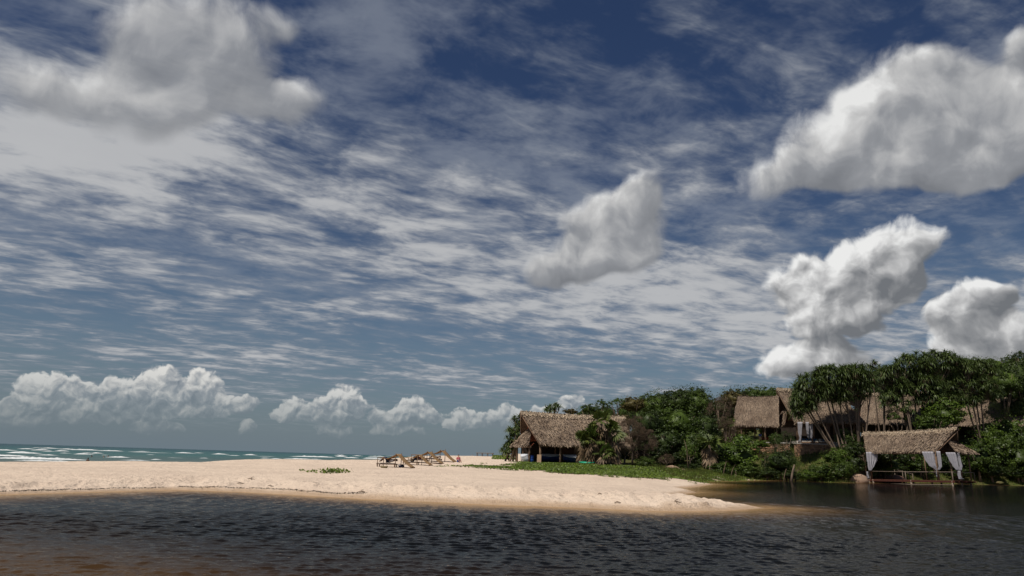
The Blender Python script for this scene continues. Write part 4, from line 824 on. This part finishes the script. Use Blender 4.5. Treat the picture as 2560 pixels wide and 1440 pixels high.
# bank bushes under the lodge
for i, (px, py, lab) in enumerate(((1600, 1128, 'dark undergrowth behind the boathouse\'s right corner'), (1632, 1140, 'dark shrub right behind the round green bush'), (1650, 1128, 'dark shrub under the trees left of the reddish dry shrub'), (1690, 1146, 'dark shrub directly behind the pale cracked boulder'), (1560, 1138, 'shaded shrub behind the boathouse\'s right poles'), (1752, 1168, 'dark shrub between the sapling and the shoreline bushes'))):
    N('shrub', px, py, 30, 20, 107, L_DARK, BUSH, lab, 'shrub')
N('tree', 1842, 1142, 66, 48, 107, L_BRIGHT, BUSH, 'broad bright green bush tree on the bank below the dining pavilion'); N('shrub', 1800, 1178, 40, 20, 104, L_MID, BUSH, 'green shoreline bush with bare grey stems at the foot of the bright bush tree', 'shrub')
N('shrub', 1868, 1180, 40, 22, 104, L_MID, BUSH, 'green shoreline bush right of the bare grey stems', 'shrub'); N('shrub', 1918, 1186, 32, 15, 104, L_DARK, BUSH, 'dark shoreline bush left of the tall slender tree', 'shrub')
N('shrub', 1898, 1112, 30, 12, 118, L_BRIGHT, BUSH, 'bright shrub growing against the dining terrace wall', 'shrub'); N('shrub', 1860, 1100, 24, 12, 119, L_MID, BUSH, 'shrub beneath the left corner of the dining pavilion', 'shrub'); N('shrub', 1822, 1108, 22, 16, 118, L_OLIVE, FINE, 'tufted olive shrub left of the dining terrace', 'shrub')
N('tree', 1962, 1120, 34, 44, 106, L_DARK, FINE, 'tall feathery dark tree rising from the water edge before the terrace walls'); N('tree', 1950, 1158, 44, 34, 106, L_DARK, BIG, 'dark lower growth around the leaning waterside trunk'); N('tree', 1985, 1165, 24, 30, 104.5, L_MID, FINE, 'drooping fine leaved waterside tree next to the feathery dark tree')
N('shrub', 1912, 1145, 26, 22, 110, L_OLIVE, FINE, 'yellowing shrub on the slope under the terrace wall', 'shrub'); N('shrub', 1940, 1100, 18, 16, 116, L_MID, BUSH, 'leafy bush covering the gap between the two terrace walls', 'shrub')
N('shrub', 1975, 1190, 30, 12, 103.5, L_DARK, BUSH, 'dark bush dipping into the lagoon at the tall tree\'s foot', 'shrub'); N('shrub', 2052, 1182, 46, 24, 104, L_MID, BUSH, 'dense green waterside bush midway between the tall tree and the jetty', 'shrub')
N('shrub', 2105, 1178, 40, 26, 106, L_MID, BUSH, 'dense green waterside bush just left of the jetty boulder', 'shrub'); N('shrub', 2020, 1190, 30, 14, 103, L_BRIGHT, BUSH, 'light leaved low bush at the water edge by small dark roots', 'shrub'); N('shrub', 2090, 1145, 40, 22, 110, L_BRIGHT, BUSH, 'bright shrub below the lounge terrace wall', 'shrub')
N('shrub', 2130, 1125, 36, 22, 113, L_DARK, BUSH, 'dark shrub at the roots of the leaning screw pine', 'shrub'); N('shrub', 2135, 1160, 34, 30, 112, L_DARK, BUSH, 'deep green shrub behind the left curtain of the jetty pavilion', 'shrub'); N('shrub', 2122, 1100, 20, 16, 116, L_MID, BUSH, 'small shrub at the right end of the lounge terrace', 'shrub')
# behind and right of the jetty
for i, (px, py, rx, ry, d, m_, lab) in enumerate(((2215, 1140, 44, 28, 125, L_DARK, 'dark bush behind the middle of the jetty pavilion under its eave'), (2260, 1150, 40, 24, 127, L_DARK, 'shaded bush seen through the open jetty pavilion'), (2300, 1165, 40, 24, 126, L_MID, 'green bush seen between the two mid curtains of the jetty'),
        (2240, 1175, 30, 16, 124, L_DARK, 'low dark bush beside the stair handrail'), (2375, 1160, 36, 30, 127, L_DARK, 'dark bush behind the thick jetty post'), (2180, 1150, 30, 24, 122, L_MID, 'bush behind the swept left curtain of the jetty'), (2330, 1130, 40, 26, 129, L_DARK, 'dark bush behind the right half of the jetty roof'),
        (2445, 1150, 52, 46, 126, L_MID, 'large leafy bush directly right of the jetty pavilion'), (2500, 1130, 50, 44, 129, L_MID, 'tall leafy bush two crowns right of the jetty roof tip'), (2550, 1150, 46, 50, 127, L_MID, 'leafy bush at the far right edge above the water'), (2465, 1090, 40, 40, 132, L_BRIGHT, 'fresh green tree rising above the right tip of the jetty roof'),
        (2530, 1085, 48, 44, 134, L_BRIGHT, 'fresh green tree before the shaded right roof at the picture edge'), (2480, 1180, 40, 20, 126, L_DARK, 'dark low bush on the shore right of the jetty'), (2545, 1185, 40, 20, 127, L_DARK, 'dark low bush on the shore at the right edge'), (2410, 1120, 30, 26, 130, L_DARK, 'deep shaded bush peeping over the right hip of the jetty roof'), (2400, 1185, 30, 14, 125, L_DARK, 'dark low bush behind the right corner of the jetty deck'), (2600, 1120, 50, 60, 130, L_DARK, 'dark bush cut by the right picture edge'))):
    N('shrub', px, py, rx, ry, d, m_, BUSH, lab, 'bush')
N('tree', 2365, 1040, 58, 40, 128, L_BRIGHT, BUSH, 'dome shaped bright green tree in front of the right screw pines'); N('tree', 2325, 1062, 42, 26, 127, L_MID, BUSH, 'green tree under the left side of the dome shaped bright one')
N('tree', 2240, 1042, 34, 26, 131, L_MID, LOOSE, 'loose green tree before the middle thatched roof'); N('tree', 2505, 960, 52, 46, 136, L_MID, BIG, 'layered dark green tree at the upper right beside the screw pines'); N('tree', 2550, 950, 44, 60, 138, L_DARK, BIG, 'tall dark tree cut by the right picture edge'); N('tree', 2545, 1030, 44, 40, 138, L_DARK, BIG, 'shadowy tree below the tall dark one at the right edge')
N('tree', 2485, 1040, 34, 40, 136, L_DARK, FINE, 'thin dark tree before the shaded right roof'); N('tree', 2545, 895, 26, 18, 142, L_DARK, LOOSE, 'loose treetop at the uppermost right of the wood')
# screw pines
pandanus((1283, 1146), 104, [(1292, 1060, 12, 22), (1284, 1095, 18, 26), (1272, 1125, 14, 14)], 40, 'narrow screw pine standing left of the boathouse gable', 5, .95, trunks=4, props=False)
pandanus((1268, 1146), 105, [(1266, 1126, 13, 12)], 12, 'low screw pine shrub furthest left on the pale dune', 6, .8, trunks=2, props=False)
pandanus((1395, 1060), 118, [(1386, 1018, 15, 14), (1364, 1026, 8, 8)], 12, 'small screw pine poking up behind the boathouse ridge', 7, 1.0, trunks=3, props=False)
pandanus((2118, 1122), 115, [(2035, 968, 50, 34), (2010, 1005, 34, 26), (1998, 1028, 20, 16), (2085, 945, 52, 30), (2130, 940, 42, 26), (2085, 985, 34, 20), (2160, 955, 30, 26)], 300, 'big leaning screw pine with a dense crown over the lounge pavilion roof', 1, 1.6, trunks=7)
pandanus((2145, 1124), 116, [(2110, 990, 24, 14), (2150, 985, 26, 14)], 24, 'shorter screw pine with straight trunks between the lounge and the middle roof', 8, 1.1, trunks=5, props=True)
pandanus((2280, 1085), 131, [(2230, 940, 40, 26), (2290, 915, 52, 30), (2345, 905, 50, 26), (2300, 965, 54, 26), (2250, 975, 34, 20), (2330, 1000, 46, 22), (2222, 1000, 24, 20)], 360, 'widest screw pine with the highest crown, over the middle of the roofs', 2, 1.6, trunks=6)
pandanus((2200, 1060), 132, [(2190, 940, 26, 26), (2185, 915, 18, 12)], 30, 'dark brown skirted screw pine between the two widest ones', 9, 1.3, trunks=3, dead=.9)
pandanus((2458, 1075), 131, [(2400, 925, 44, 28), (2450, 930, 40, 28), (2440, 970, 50, 28), (2385, 965, 34, 22), (2478, 985, 22, 18), (2400, 1002, 40, 18)], 270, 'rightmost screw pine with pale forked trunks', 3, 1.5, trunks=5)
pandanus((2285, 1072), 129, [(2272, 1020, 10, 16)], 6, 'small narrow screw pine tuft before the curved roof', 12, 1.0, trunks=2, props=False)
# palms
fan_palm(1520, 1128, 94.5, 5.3, 1.25, 16, 90, 'shaggy fan palm with a grey skirt of dead fronds before the boathouse, its crown highest', 1, 2, .9)
fan_palm(1487, 1140, 94, 3.9, 1.15, 14, 70, 'lower fan palm leaning left over the boathouse eave with dead fronds', 2, 2, 1.1)
fan_palm(1455, 1140, 94.5, 3.0, 1.0, 14, 30, 'fan palm tuft touching the eave right of the tall middle pole', 3, 1, .3)
fan_palm(1508, 1150, 92, 1.5, 1.0, 10, 18, 'young green fan palm low among the dead fronds', 4, 1, .2)
fan_palm(2190, 1095, 116, 2.5, 1.5, 34, 8, 'wide fan palm above the left end of the jetty roof', 5, 2, .8)
fan_palm(2118, 1040, 118, 4.4, 1.2, 24, 10, 'yellowish fan palm head against the trunks of the big leaning screw pine', 6, 2, 1.0)
fan_palm(1778, 1140, 105, 3.4, 1.2, 14, 40, 'drooping brown and green fan palm on the bank right of the slender sapling', 7, 1, .4)
fan_palm(1800, 1112, 117, 2.6, 1.1, 22, 4, 'spiky green fan palm left of the dining terrace', 8, 1, .3)
fan_palm(1812, 1052, 122, 4.2, 1.1, 16, 2, 'slim fan palm against the left verge of the dining pavilion roof', 9, 2, .6)
# bare stems at the waterside
for (px, py, dx, h, lab) in ((1808, 1186, .5, 1.9, 'leaning bare grey stem under the shoreline bush'), (1826, 1184, .7, 1.7, 'second bare grey stem, thin and slanting right'), (1840, 1186, -.1, .9, 'short bare stub right of the slanting grey stems'), (1958, 1190, .5, 1.7, 'bare stick slanting out of the marsh before the tall tree'), (1977, 1186, .6, 2.3, 'crooked thick trunk standing in the lagoon below the feathery tree'), (1722, 1180, -.5, 4.2, 'thin straight bare trunk of the sapling by the boulder')):
    g = P(px, py, 101); g.z = max(gz(g.x, g.y), -.05); r_ = empty('bare_stem', g, 0, lab, 'stem'); rb = .16 if 'thick' in lab else .06
    MB().tube([(0, 0, -.3), (dx*.3, 0, h*.4), (dx*.5+.1, .1, h*.7), (dx, 0, h)], [rb*1.3, rb, rb*.8, rb*.5], 6).build('stem', TWIG if rb < .1 else BARK, r_, True)
# ground cover: creepers on the sand, marsh grass along the lagoon
def inpoly(X, Y, poly): return sdist(X, Y, np.array(poly))
def scatter(n, x0, x1, y0, y1, keepfn, L, Wd, name, mat, seed, hgt=.10, blade=False, label=None, cat=None, kind='stuff'):
    rng = np.random.default_rng(seed); X = rng.uniform(x0, x1, n); Y = rng.uniform(y0, y1, n); k = keepfn(X, Y) > rng.random(n); X, Y = X[k], Y[k]; Z = height(X, Y)
    if blade:
        h = hgt*rng.uniform(.5, 1.3, len(X)); a_ = rng.uniform(0, 6.28, len(X)); c_, s_ = np.cos(a_)*Wd, np.sin(a_)*Wd; lx_ = rng.normal(0, .25, len(X))*h; ly_ = rng.normal(0, .25, len(X))*h
        V = np.stack([np.stack([X-c_, Y-s_, Z-.03], 1), np.stack([X+c_, Y+s_, Z-.03], 1), np.stack([X+lx_+c_*.2, Y+ly_, Z+h], 1), np.stack([X+lx_-c_*.2, Y+ly_, Z+h], 1)], 1).reshape(-1, 3); Fq = np.arange(len(V)).reshape(-1, 4)
    else:
        cen = np.stack([X, Y, Z+hgt*rng.uniform(.2, 1.2, len(X))], 1); V, Fq = leaves(cen, np.tile([0, -.25, 1.], (len(X), 1)), L, Wd, rng, .55)
    return tag(link(name, np_mesh(name, V, Fq), mat=mat), label, cat, kind=kind)
xs = GREEN[:, 0]; 
scatter(150000, Wp(1110, 95)[0], 46, 50, 104, lambda X, Y: greenness(X, Y)*np.clip((3.0-height(X, Y)), 0, 1)*(Y < 104)*(.25+.9*vnoise(X*.7, Y*.7, 5)), .20, .17, 'creeping_vines', VINE, 3, .10, label='mat of bright green creeping vines over the sand before the boathouse', cat='ground cover')
scatter(90000, 18, 75, 62, 128, lambda X, Y: greenness(X, Y)*(height(X, Y) > -.12)*(height(X, Y) < 1.5)*(.3+.8*vnoise(X*.4, Y*.4, 6))*(X > 18+0*Y), .3, .028, 'marsh_grass', REED, 4, .42, True, label='fine green marsh grass fringing the still lagoon', cat='grass')
scatter(60000, 30, 110, 104, 150, lambda X, Y: (height(X, Y) > .0)*(.4+.6*vnoise(X*.3, Y*.3, 7)), .3, .05, 'bank_grass', REED, 5, .5, True, label='rough green grass on the slope under the lodge terraces', cat='grass')
scatter(4000, Wp(1225, 120)[0], Wp(1290, 120)[0], 110, 165, lambda X, Y: (X > -5)*(Y > 132)*1., .3, .22, 'dune_scrub', VINE, 6, .25, label='green scrub cresting the dune left of the boathouse', cat='ground cover')
# runners at the fringe of the creepers and the single creeper plant on the open sand
g0 = ground(832, 1181.5)
rng = np.random.default_rng(8); V = np.stack([g0.x+rng.normal(0, .42, 170), g0.y+rng.normal(0, .8, 170)], 1); V2 = np.stack([g0.x-1.0-rng.uniform(0, 1.0, 25), g0.y-.4+rng.normal(0, .25, 25)], 1); V = np.concatenate([V, V2])
cen = np.column_stack([V, height(V[:, 0], V[:, 1])+rng.uniform(.02, .2, len(V))]); Vl, Fl = leaves(cen, np.tile([0, 0, 1.], (len(V), 1)), .2, .15, rng, .7)
r_ = empty('creeper_plant', g0, 0, 'single green creeper patch with a trailing runner on the bare sand', 'plant'); o = link('leaves', np_mesh('leaves', Vl-np.array(g0), Fl), r_, VINE)
V = np.column_stack([rng.uniform(Wp(1120, 80)[0], 22, 5000), rng.uniform(50, 92, 5000)]); s_ = -sdist(V[:, 0], V[:, 1], GREEN); V = V[(s_ > -.5) & (s_ < 2.6*vnoise(V[:, 0]*.5, V[:, 1]*.5, 3)) & (vnoise(V[:, 0]*1.3, V[:, 1]*1.3, 4) > .45)]
cen = np.column_stack([V, height(V[:, 0], V[:, 1])+.05]); Vl, Fl = leaves(cen, np.tile([0, 0, 1.], (len(V), 1)), .18, .13, rng, .6); tag(link('creeper_runners', np_mesh('creeper_runners', Vl, Fl), mat=material('runner_leaf', (.12, .13, .05), (.09, .06, .035), .5)), 'scattered runners where the creepers end on the sand', 'ground cover', kind='stuff')
# dark wrack line along the left shore and twigs on the bank
V = []
for i in range(1500):
    k = rng.integers(0, 6); a_, b_ = LAG[k], LAG[k+1]; t = rng.random(); e_ = (b_-a_)/np.linalg.norm(b_-a_); n_ = np.array([-e_[1], e_[0]]); V.append(a_+(b_-a_)*t+n_*(.50+rng.normal(0, .05)+.06*math.sin(k*3+t*5)))
V = np.array(V); V = V[sdist(V[:, 0], V[:, 1], LAG) < 0]; cen = np.column_stack([V, height(V[:, 0], V[:, 1])+.015]); Vl, Fl = leaves(cen, np.tile([0, 0, 1.], (len(V), 1)), .07, .03, rng, .7)
tag(link('wrack_line', np_mesh('wrack_line', Vl, Fl), mat=material('wrack', (.035, .025, .02))), 'thin dark line of washed up leaves along the left lagoon edge', 'debris', kind='stuff')
for i, (px, py, L, lab) in enumerate(((626, 1201, .45, 'dark twig lying on the bank face below the first big footprints'), (600, 1211, .4, 'curved stick half buried at the foot of the bank on the left'), (675, 1219, .3, 'short stick on the wet sand left of the creeper patch'), (905, 1234, .45, 'pale driftwood stick at the foot of the bank below the sunbeds'),
        (1545, 1259, .3, 'dark clod of root at the start of the undercut bank'), (1690, 1263, .4, 'flat dark stick at the outer end of the undercut bank'), (1885, 1264, .3, 'small twig near the tip of the sand spit'), (1500, 1238, .2, 'lone dark twig on the smooth sand of the spit'))):
    g = ground(px, py); r_ = empty('driftwood', g+Vector((0, 0, .02)), random.uniform(-.5, .5), lab, 'driftwood'); MB().tube([(-L/2, 0, 0), (-L*.1, .05, .05), (L*.2, -.03, .03), (L/2, .06, .0)], [.012, .022, .018, .008], 5).build('stick', TWIG, r_, True)
    if i in (0, 3, 5): MB().tube([(-L*.1, .05, .05), (0, .12, .10), (.05, .2, .10)], [.018, .014, .006], 4).build('branch', TWIG, r_, True)

# ------------------------------------------------------------------ people
def person(loc, rz, pose, label, skin=SKINL, shirt=None, shorts=None, group=None):
    root = empty('person', loc, rz, label, 'person', group); q = dict(stand=0, lie=1, knees=2, read=3, sit=4, swim=5)[pose]
    if q in (0, 5):
        J = dict(pel=(0, 0, .95), chest=(0, .02, 1.30), neck=(0, .01, 1.48), hd=(0, -.02, 1.58), top=(0, -.01, 1.72), nose=(0, -.13, 1.60)); 
        for s_, n_ in ((1, 'l'), (-1, 'r')): J.update({'sh'+n_: (.19*s_, .02, 1.42), 'el'+n_: (.25*s_, .06, 1.14), 'wr'+n_: (.24*s_, -.08, .92), 'ha'+n_: (.24*s_, -.10, .86), 'hp'+n_: (.10*s_, 0, .90), 'kn'+n_: (.11*s_, -.03, .50), 'an'+n_: (.12*s_, .02, .09), 'to'+n_: (.13*s_, -.16, .03)})
    elif q == 4:
        J = dict(pel=(0, 0, .12), chest=(0, .10, .48), neck=(0, .10, .66), hd=(0, .07, .76), top=(0, .08, .90), nose=(0, -.05, .78))
        for s_, n_ in ((1, 'l'), (-1, 'r')): J.update({'sh'+n_: (.18*s_, .10, .60), 'el'+n_: (.26*s_, .18, .34), 'wr'+n_: (.22*s_, -.04, .30), 'ha'+n_: (.20*s_, -.12, .31), 'hp'+n_: (.10*s_, -.03, .11), 'kn'+n_: (.13*s_, -.42, .34), 'an'+n_: (.12*s_, -.62, .05), 'to'+n_: (.12*s_, -.78, .08)})
    else:                                  # lying along -x (feet) to +x (head)
        up = .28 if q == 3 else .04
        J = dict(pel=(0, 0, .11), chest=(.36, 0, .13+up*.6), neck=(.53, 0, .15+up), hd=(.64, 0, .17+up*1.15), top=(.77, 0, .17+up*1.2), nose=(.66, 0, .29+up*1.15))
        for s_, n_ in ((1, 'l'), (-1, 'r')):
            kz = .42 if q in (2,) else .13; kx = -.34 if q == 2 else -.46
            J.update({'sh'+n_: (.46, .18*s_, .14+up*.8), 'el'+n_: (.26, .28*s_, .10+up*.5), 'wr'+n_: (.06, .20*s_, .22 if q != 1 else .09), 'ha'+n_: (-.01, .17*s_, .25 if q != 1 else .07), 'hp'+n_: (-.03, .10*s_, .11), 'kn'+n_: (kx, .12*s_, kz), 'an'+n_: (kx-.38, .12*s_, .07), 'to'+n_: (kx-.46, .13*s_, .17 if q != 2 else .04)})
    E = [('pel', 'chest'), ('chest', 'neck'), ('neck', 'hd'), ('hd', 'top'), ('hd', 'nose')]
    for n_ in 'lr': E += [('chest', 'sh'+n_), ('sh'+n_, 'el'+n_), ('el'+n_, 'wr'+n_), ('wr'+n_, 'ha'+n_), ('pel', 'hp'+n_), ('hp'+n_, 'kn'+n_), ('kn'+n_, 'an'+n_), ('an'+n_, 'to'+n_)]
    RD = dict(pel=.14, chest=.145, neck=.058, hd=.088, top=.075, nose=.02, sh=.062, el=.045, wr=.03, ha=.036, hp=.095, kn=.06, an=.042, to=.034)
    for n_ in 'lr':
        h = Vector(J['ha'+n_]); dv = (h-Vector(J['wr'+n_])).normalized(); sd_ = dv.cross(Vector((0, .3, 1))).normalized()
        for k in range(5):
            a_ = (k-2)*.018 if k < 4 else .045; l = (.07, .085, .08, .065, .05)[k]; m_ = 'f%d%s' % (k, n_); J[m_] = tuple(h+sd_*a_+dv*l*.5); J[m_+'e'] = tuple(h+sd_*a_*1.2+dv*l+Vector((0, 0, -.02))); RD['f%d' % k] = .009; E += [('ha'+n_, m_), (m_, m_+'e')]
    def skinned(name, keys, edges, rad, mat):
        ks = list(keys); me = bpy.data.meshes.new(name); me.from_pydata([J[k] for k in ks], [(ks.index(a_), ks.index(b_)) for a_, b_ in edges], []); o = link(name, me, root, mat)
        md = o.modifiers.new('skin', 'SKIN'); md.use_smooth_shade = True; lay = me.skin_vertices[0].data
        for i, k in enumerate(ks):
            r_ = rad(k); lay[i].radius = (r_, r_*(1.0)); lay[i].use_root = (k in ('pel', 'chest') and i == 0)
        sb = o.modifiers.new('sub', 'SUBSURF'); sb.levels = sb.render_levels = 1; return o
    def rr_(k): return RD.get(k, RD.get(k[:-1], RD.get(k[:2], .01)))
    skinned('body', J.keys(), E, lambda k: .009 if k[0] == 'f' else rr_(k), skin)
    if shirt: ks = ['chest', 'pel', 'shl', 'shr', 'ell', 'elr']; skinned('shirt', ks, [('chest', 'pel'), ('chest', 'shl'), ('chest', 'shr'), ('shl', 'ell'), ('shr', 'elr')], lambda k: rr_(k)+.022, shirt)
    if shorts: ks = ['pel', 'hpl', 'hpr', 'knl', 'knr']; skinned('shorts', ks, [('pel', 'hpl'), ('pel', 'hpr'), ('hpl', 'knl'), ('hpr', 'knr')], lambda k: rr_(k)+.02, shorts)
    hd = Vector(J['hd']).lerp(Vector(J['top']), .65); back = (Vector(J['hd'])-Vector(J['nose'])).normalized(); MB().ball(hd+back*.03+(Vector(J['top'])-Vector(J['hd']))*.2, .098, 10, 8).build('hair', HAIR, root, True)
    return root
q = P(1901, 1106, 124.6); pz = LA.A+LA.M@Vector((LA.loc(q).x, 1.6, zf)); person(pz, 0, 'stand', 'person in a blue shirt standing in the dining pavilion', SKIND, CL['blue'], CL['khaki'])
for i, (px, py, lab, sk) in enumerate(((229, 1141, 'bather up to the shoulders in the surf, leftmost in deep water', SKIND), (259, 1142, 'bather in the surf just left of the short breaker', SKINL), (270, 1141, 'bather standing waist deep beside the short breaker', SKIND), (219, 1152, 'bather wading closest to the sand', SKIND))):
    g = G(px, py+1.5, SEAZ); person((g.x, g.y, SEAZ-(1.36 if i < 3 else 1.2)), 1.+i, 'swim', lab, sk, None, CL['navy'])
# ------------------------------------------------------------------ sunbeds with hemp shades
def shade(g, s, rz, label, i):
    root = empty('shade_frame', g, rz, label, 'shade', 'hemp beach shades in a row'); root.scale = (s, s, s)
    for x, y, h in ((-2.1, -.75, 1.0), (-2.0, .75, 1.0), (0, -.8, 1.5), (.05, .8, 1.55)): MB().tube([(x, y, -.3), (x+.02, y, h)], [.045, .035], 6).build('pole', POLE, root, True)
    for x, h in ((-2.05, .98), (.02, 1.36)): MB().tube([(x, -.9, h), (x, .9, h+.03)], .03, 5).build('crossbar', POLE, root, True)
    n = 14; prof = [(-2.05, 1.0)]+[(-2.05+2.07*t, 1.0+.38*t-.26*math.sin(math.pi*t)) for t in np.linspace(.08, .92, 9)]+[(.02, 1.40)]+[(.02+1.75*t, 1.40*(1-t)**1.0-.10*math.sin(math.pi*t)+.03) for t in np.linspace(.1, 1, 9)]
    rows = [[Vector((x, y*.72+random.uniform(-.01, .01), z-.05*(1-y*y)*(.5+math.sin(k*1.7+i))+.01)) for y in (-1, -.6, -.2, .2, .6, 1)] for k, (x, z) in enumerate(prof)]
    o = MB().quadstrip(rows, closed=False, caps=False).build('canopy', HEMP, root, True); md = o.modifiers.new('t', 'SOLIDIFY'); md.thickness = .02; return root
def sunbed(g, s, rz, label):
    root = empty('sunbed', g, rz, label, 'sunbed', 'wooden sunbeds under the hemp shades'); root.scale = (s, s, s)
    MB().box((0, 0, .30), (2.2, .75, .09)).build('frame', POLE, root); MB().box((-.1, 0, .38), (2.0, .68, .08)).build('mattress', CUSH[2], root)
    for x in (-1.0, 1.0):
        for y in (-.33, .33): MB().box((x, y, .17), (.09, .09, .40)).build('leg', POLE, root)
    return root
spec = [(994, 1169, .78, -.22), (1048, 1163, .88, -.25), (1072, 1158.5, 1.02, -.25), (1105, 1155, 1.05, -.28)]
words = ('nearest and leftmost', 'second from the left', 'third from the left, with the tallest poles', 'rightmost, beside the creepers')
for i, (px, py, s_, rz) in enumerate(spec):
    g = ground(px, py); shade(g, s_, rz, 'hemp cloth shade on poles, %s' % words[i], i)
    u = Vector((math.cos(rz), math.sin(rz), 0)); b = g-u*1.25*s_; b.z = gz(b.x, b.y); sunbed(b, s_, rz, 'wooden sunbed under the hemp shade %s' % words[i].split(',')[0])
    if i == 0: person(b+Vector((.1, 0, .40)), rz, 'knees', 'person in a white shirt lying with bent knees on the leftmost sunbed', SKIND, CL['white'], CL['navy'])
    if i == 1: person(b+Vector((.2, 0, .42)), rz, 'read', 'person in dark clothes propped up on the second sunbed', SKIND, CL['navy'], CL['khaki'])
    if i == 2: person(b+Vector((.0, 0, .45)), rz+math.pi, 'lie', 'person with a red wrap lying flat on the third sunbed', SKINL, CL['red'], CL['red'])
    if i == 3:
        person(b+Vector((.3, 0, .42)), rz, 'knees', 'person with raised knees lying under the rightmost shade', SKINL, None, CL['red']); c = g+u*2.3; c.z = gz(c.x, c.y); person(c, .4, 'sit', 'person sitting on the sand right of the last shade in a blue and pink top', SKINL, CL['pink'], CL['blue'])
g = ground(960, 1170); r_ = empty('basket', g, .2, 'low woven basket on the sand in front of the leftmost sunbed', 'basket'); r_.scale = (.55, .55, .55)
MB().quadstrip([[Vector((math.cos(q)*r*1.6, math.sin(q)*r, z)) for q in [k*math.pi/6 for k in range(12)]] for z, r in ((0, .28), (.12, .34), (.26, .36), (.26, .33), (.1, .3))]).build('body', material('wicker', (.22, .17, .08), (.14, .11, .05), 12), r_, True); MB().tube([(-.5, 0, .24), (-.2, 0, .5), (.2, 0, .5), (.5, 0, .24)], .02, 5).build('handle', POLE, r_, True)
g = ground(1003, 1169); r_ = empty('beach_bag', g, 0, 'dark beach bag with a white towel at the foot of the nearest shade', 'bag'); r_.scale = (.65, .65, .65); MB().ball((0, 0, .2), (.42, .25, .24), 10, 6, .06).build('body', CL['navy'], r_, True); MB().ball((-.2, -.1, .33), (.25, .2, .12), 8, 5, .1).build('towel', CL['white'], r_, True)
# low fishermen's shelter down the beach and a far sail
g = P(1212, 1147, 190); g.z = gz(g.x, g.y); r_ = empty('beach_shelter', g, -.1, 'low dark pole shelter far down the beach below the dune scrub', 'shelter')
MB().box((0, 0, 1.15), (4.5, 2, .14)).build('roof', GREYW, r_)
for x in (-2., -.7, .7, 2.): MB().tube([(x, -.8, -.3), (x, -.8, 1.1)], .07, 5).build('post', POLE, r_); MB().tube([(x, .8, -.3), (x, .8, 1.1)], .07, 5).build('post', POLE, r_)
g = P(1181, 1144.2, 900); g.z = SEAZ; r_ = empty('sailing_boat', g, .2, 'tiny white sailing boat far out on the horizon', 'sailing boat')
rows = [[Vector((x, y*w_, z)) for y, z in ((-1, .9), (-.7, .2), (0, -.2), (.7, .2), (1, .9))] for x, w_ in ((-4, .5), (-2, 1.1), (0, 1.3), (2, 1.), (4, .1))]
MB().quadstrip(rows, closed=False, caps=False).build('hull', BOATW, r_, True); MB().tube([(0, 0, 0), (0, 0, 7)], .1, 6).build('mast', POLE, r_); MB().slab([(-.2, 0, 1.2), (-3.2, .3, 1.2), (-.2, 0, 6.8)], .04).build('sail', WHITEC, r_)
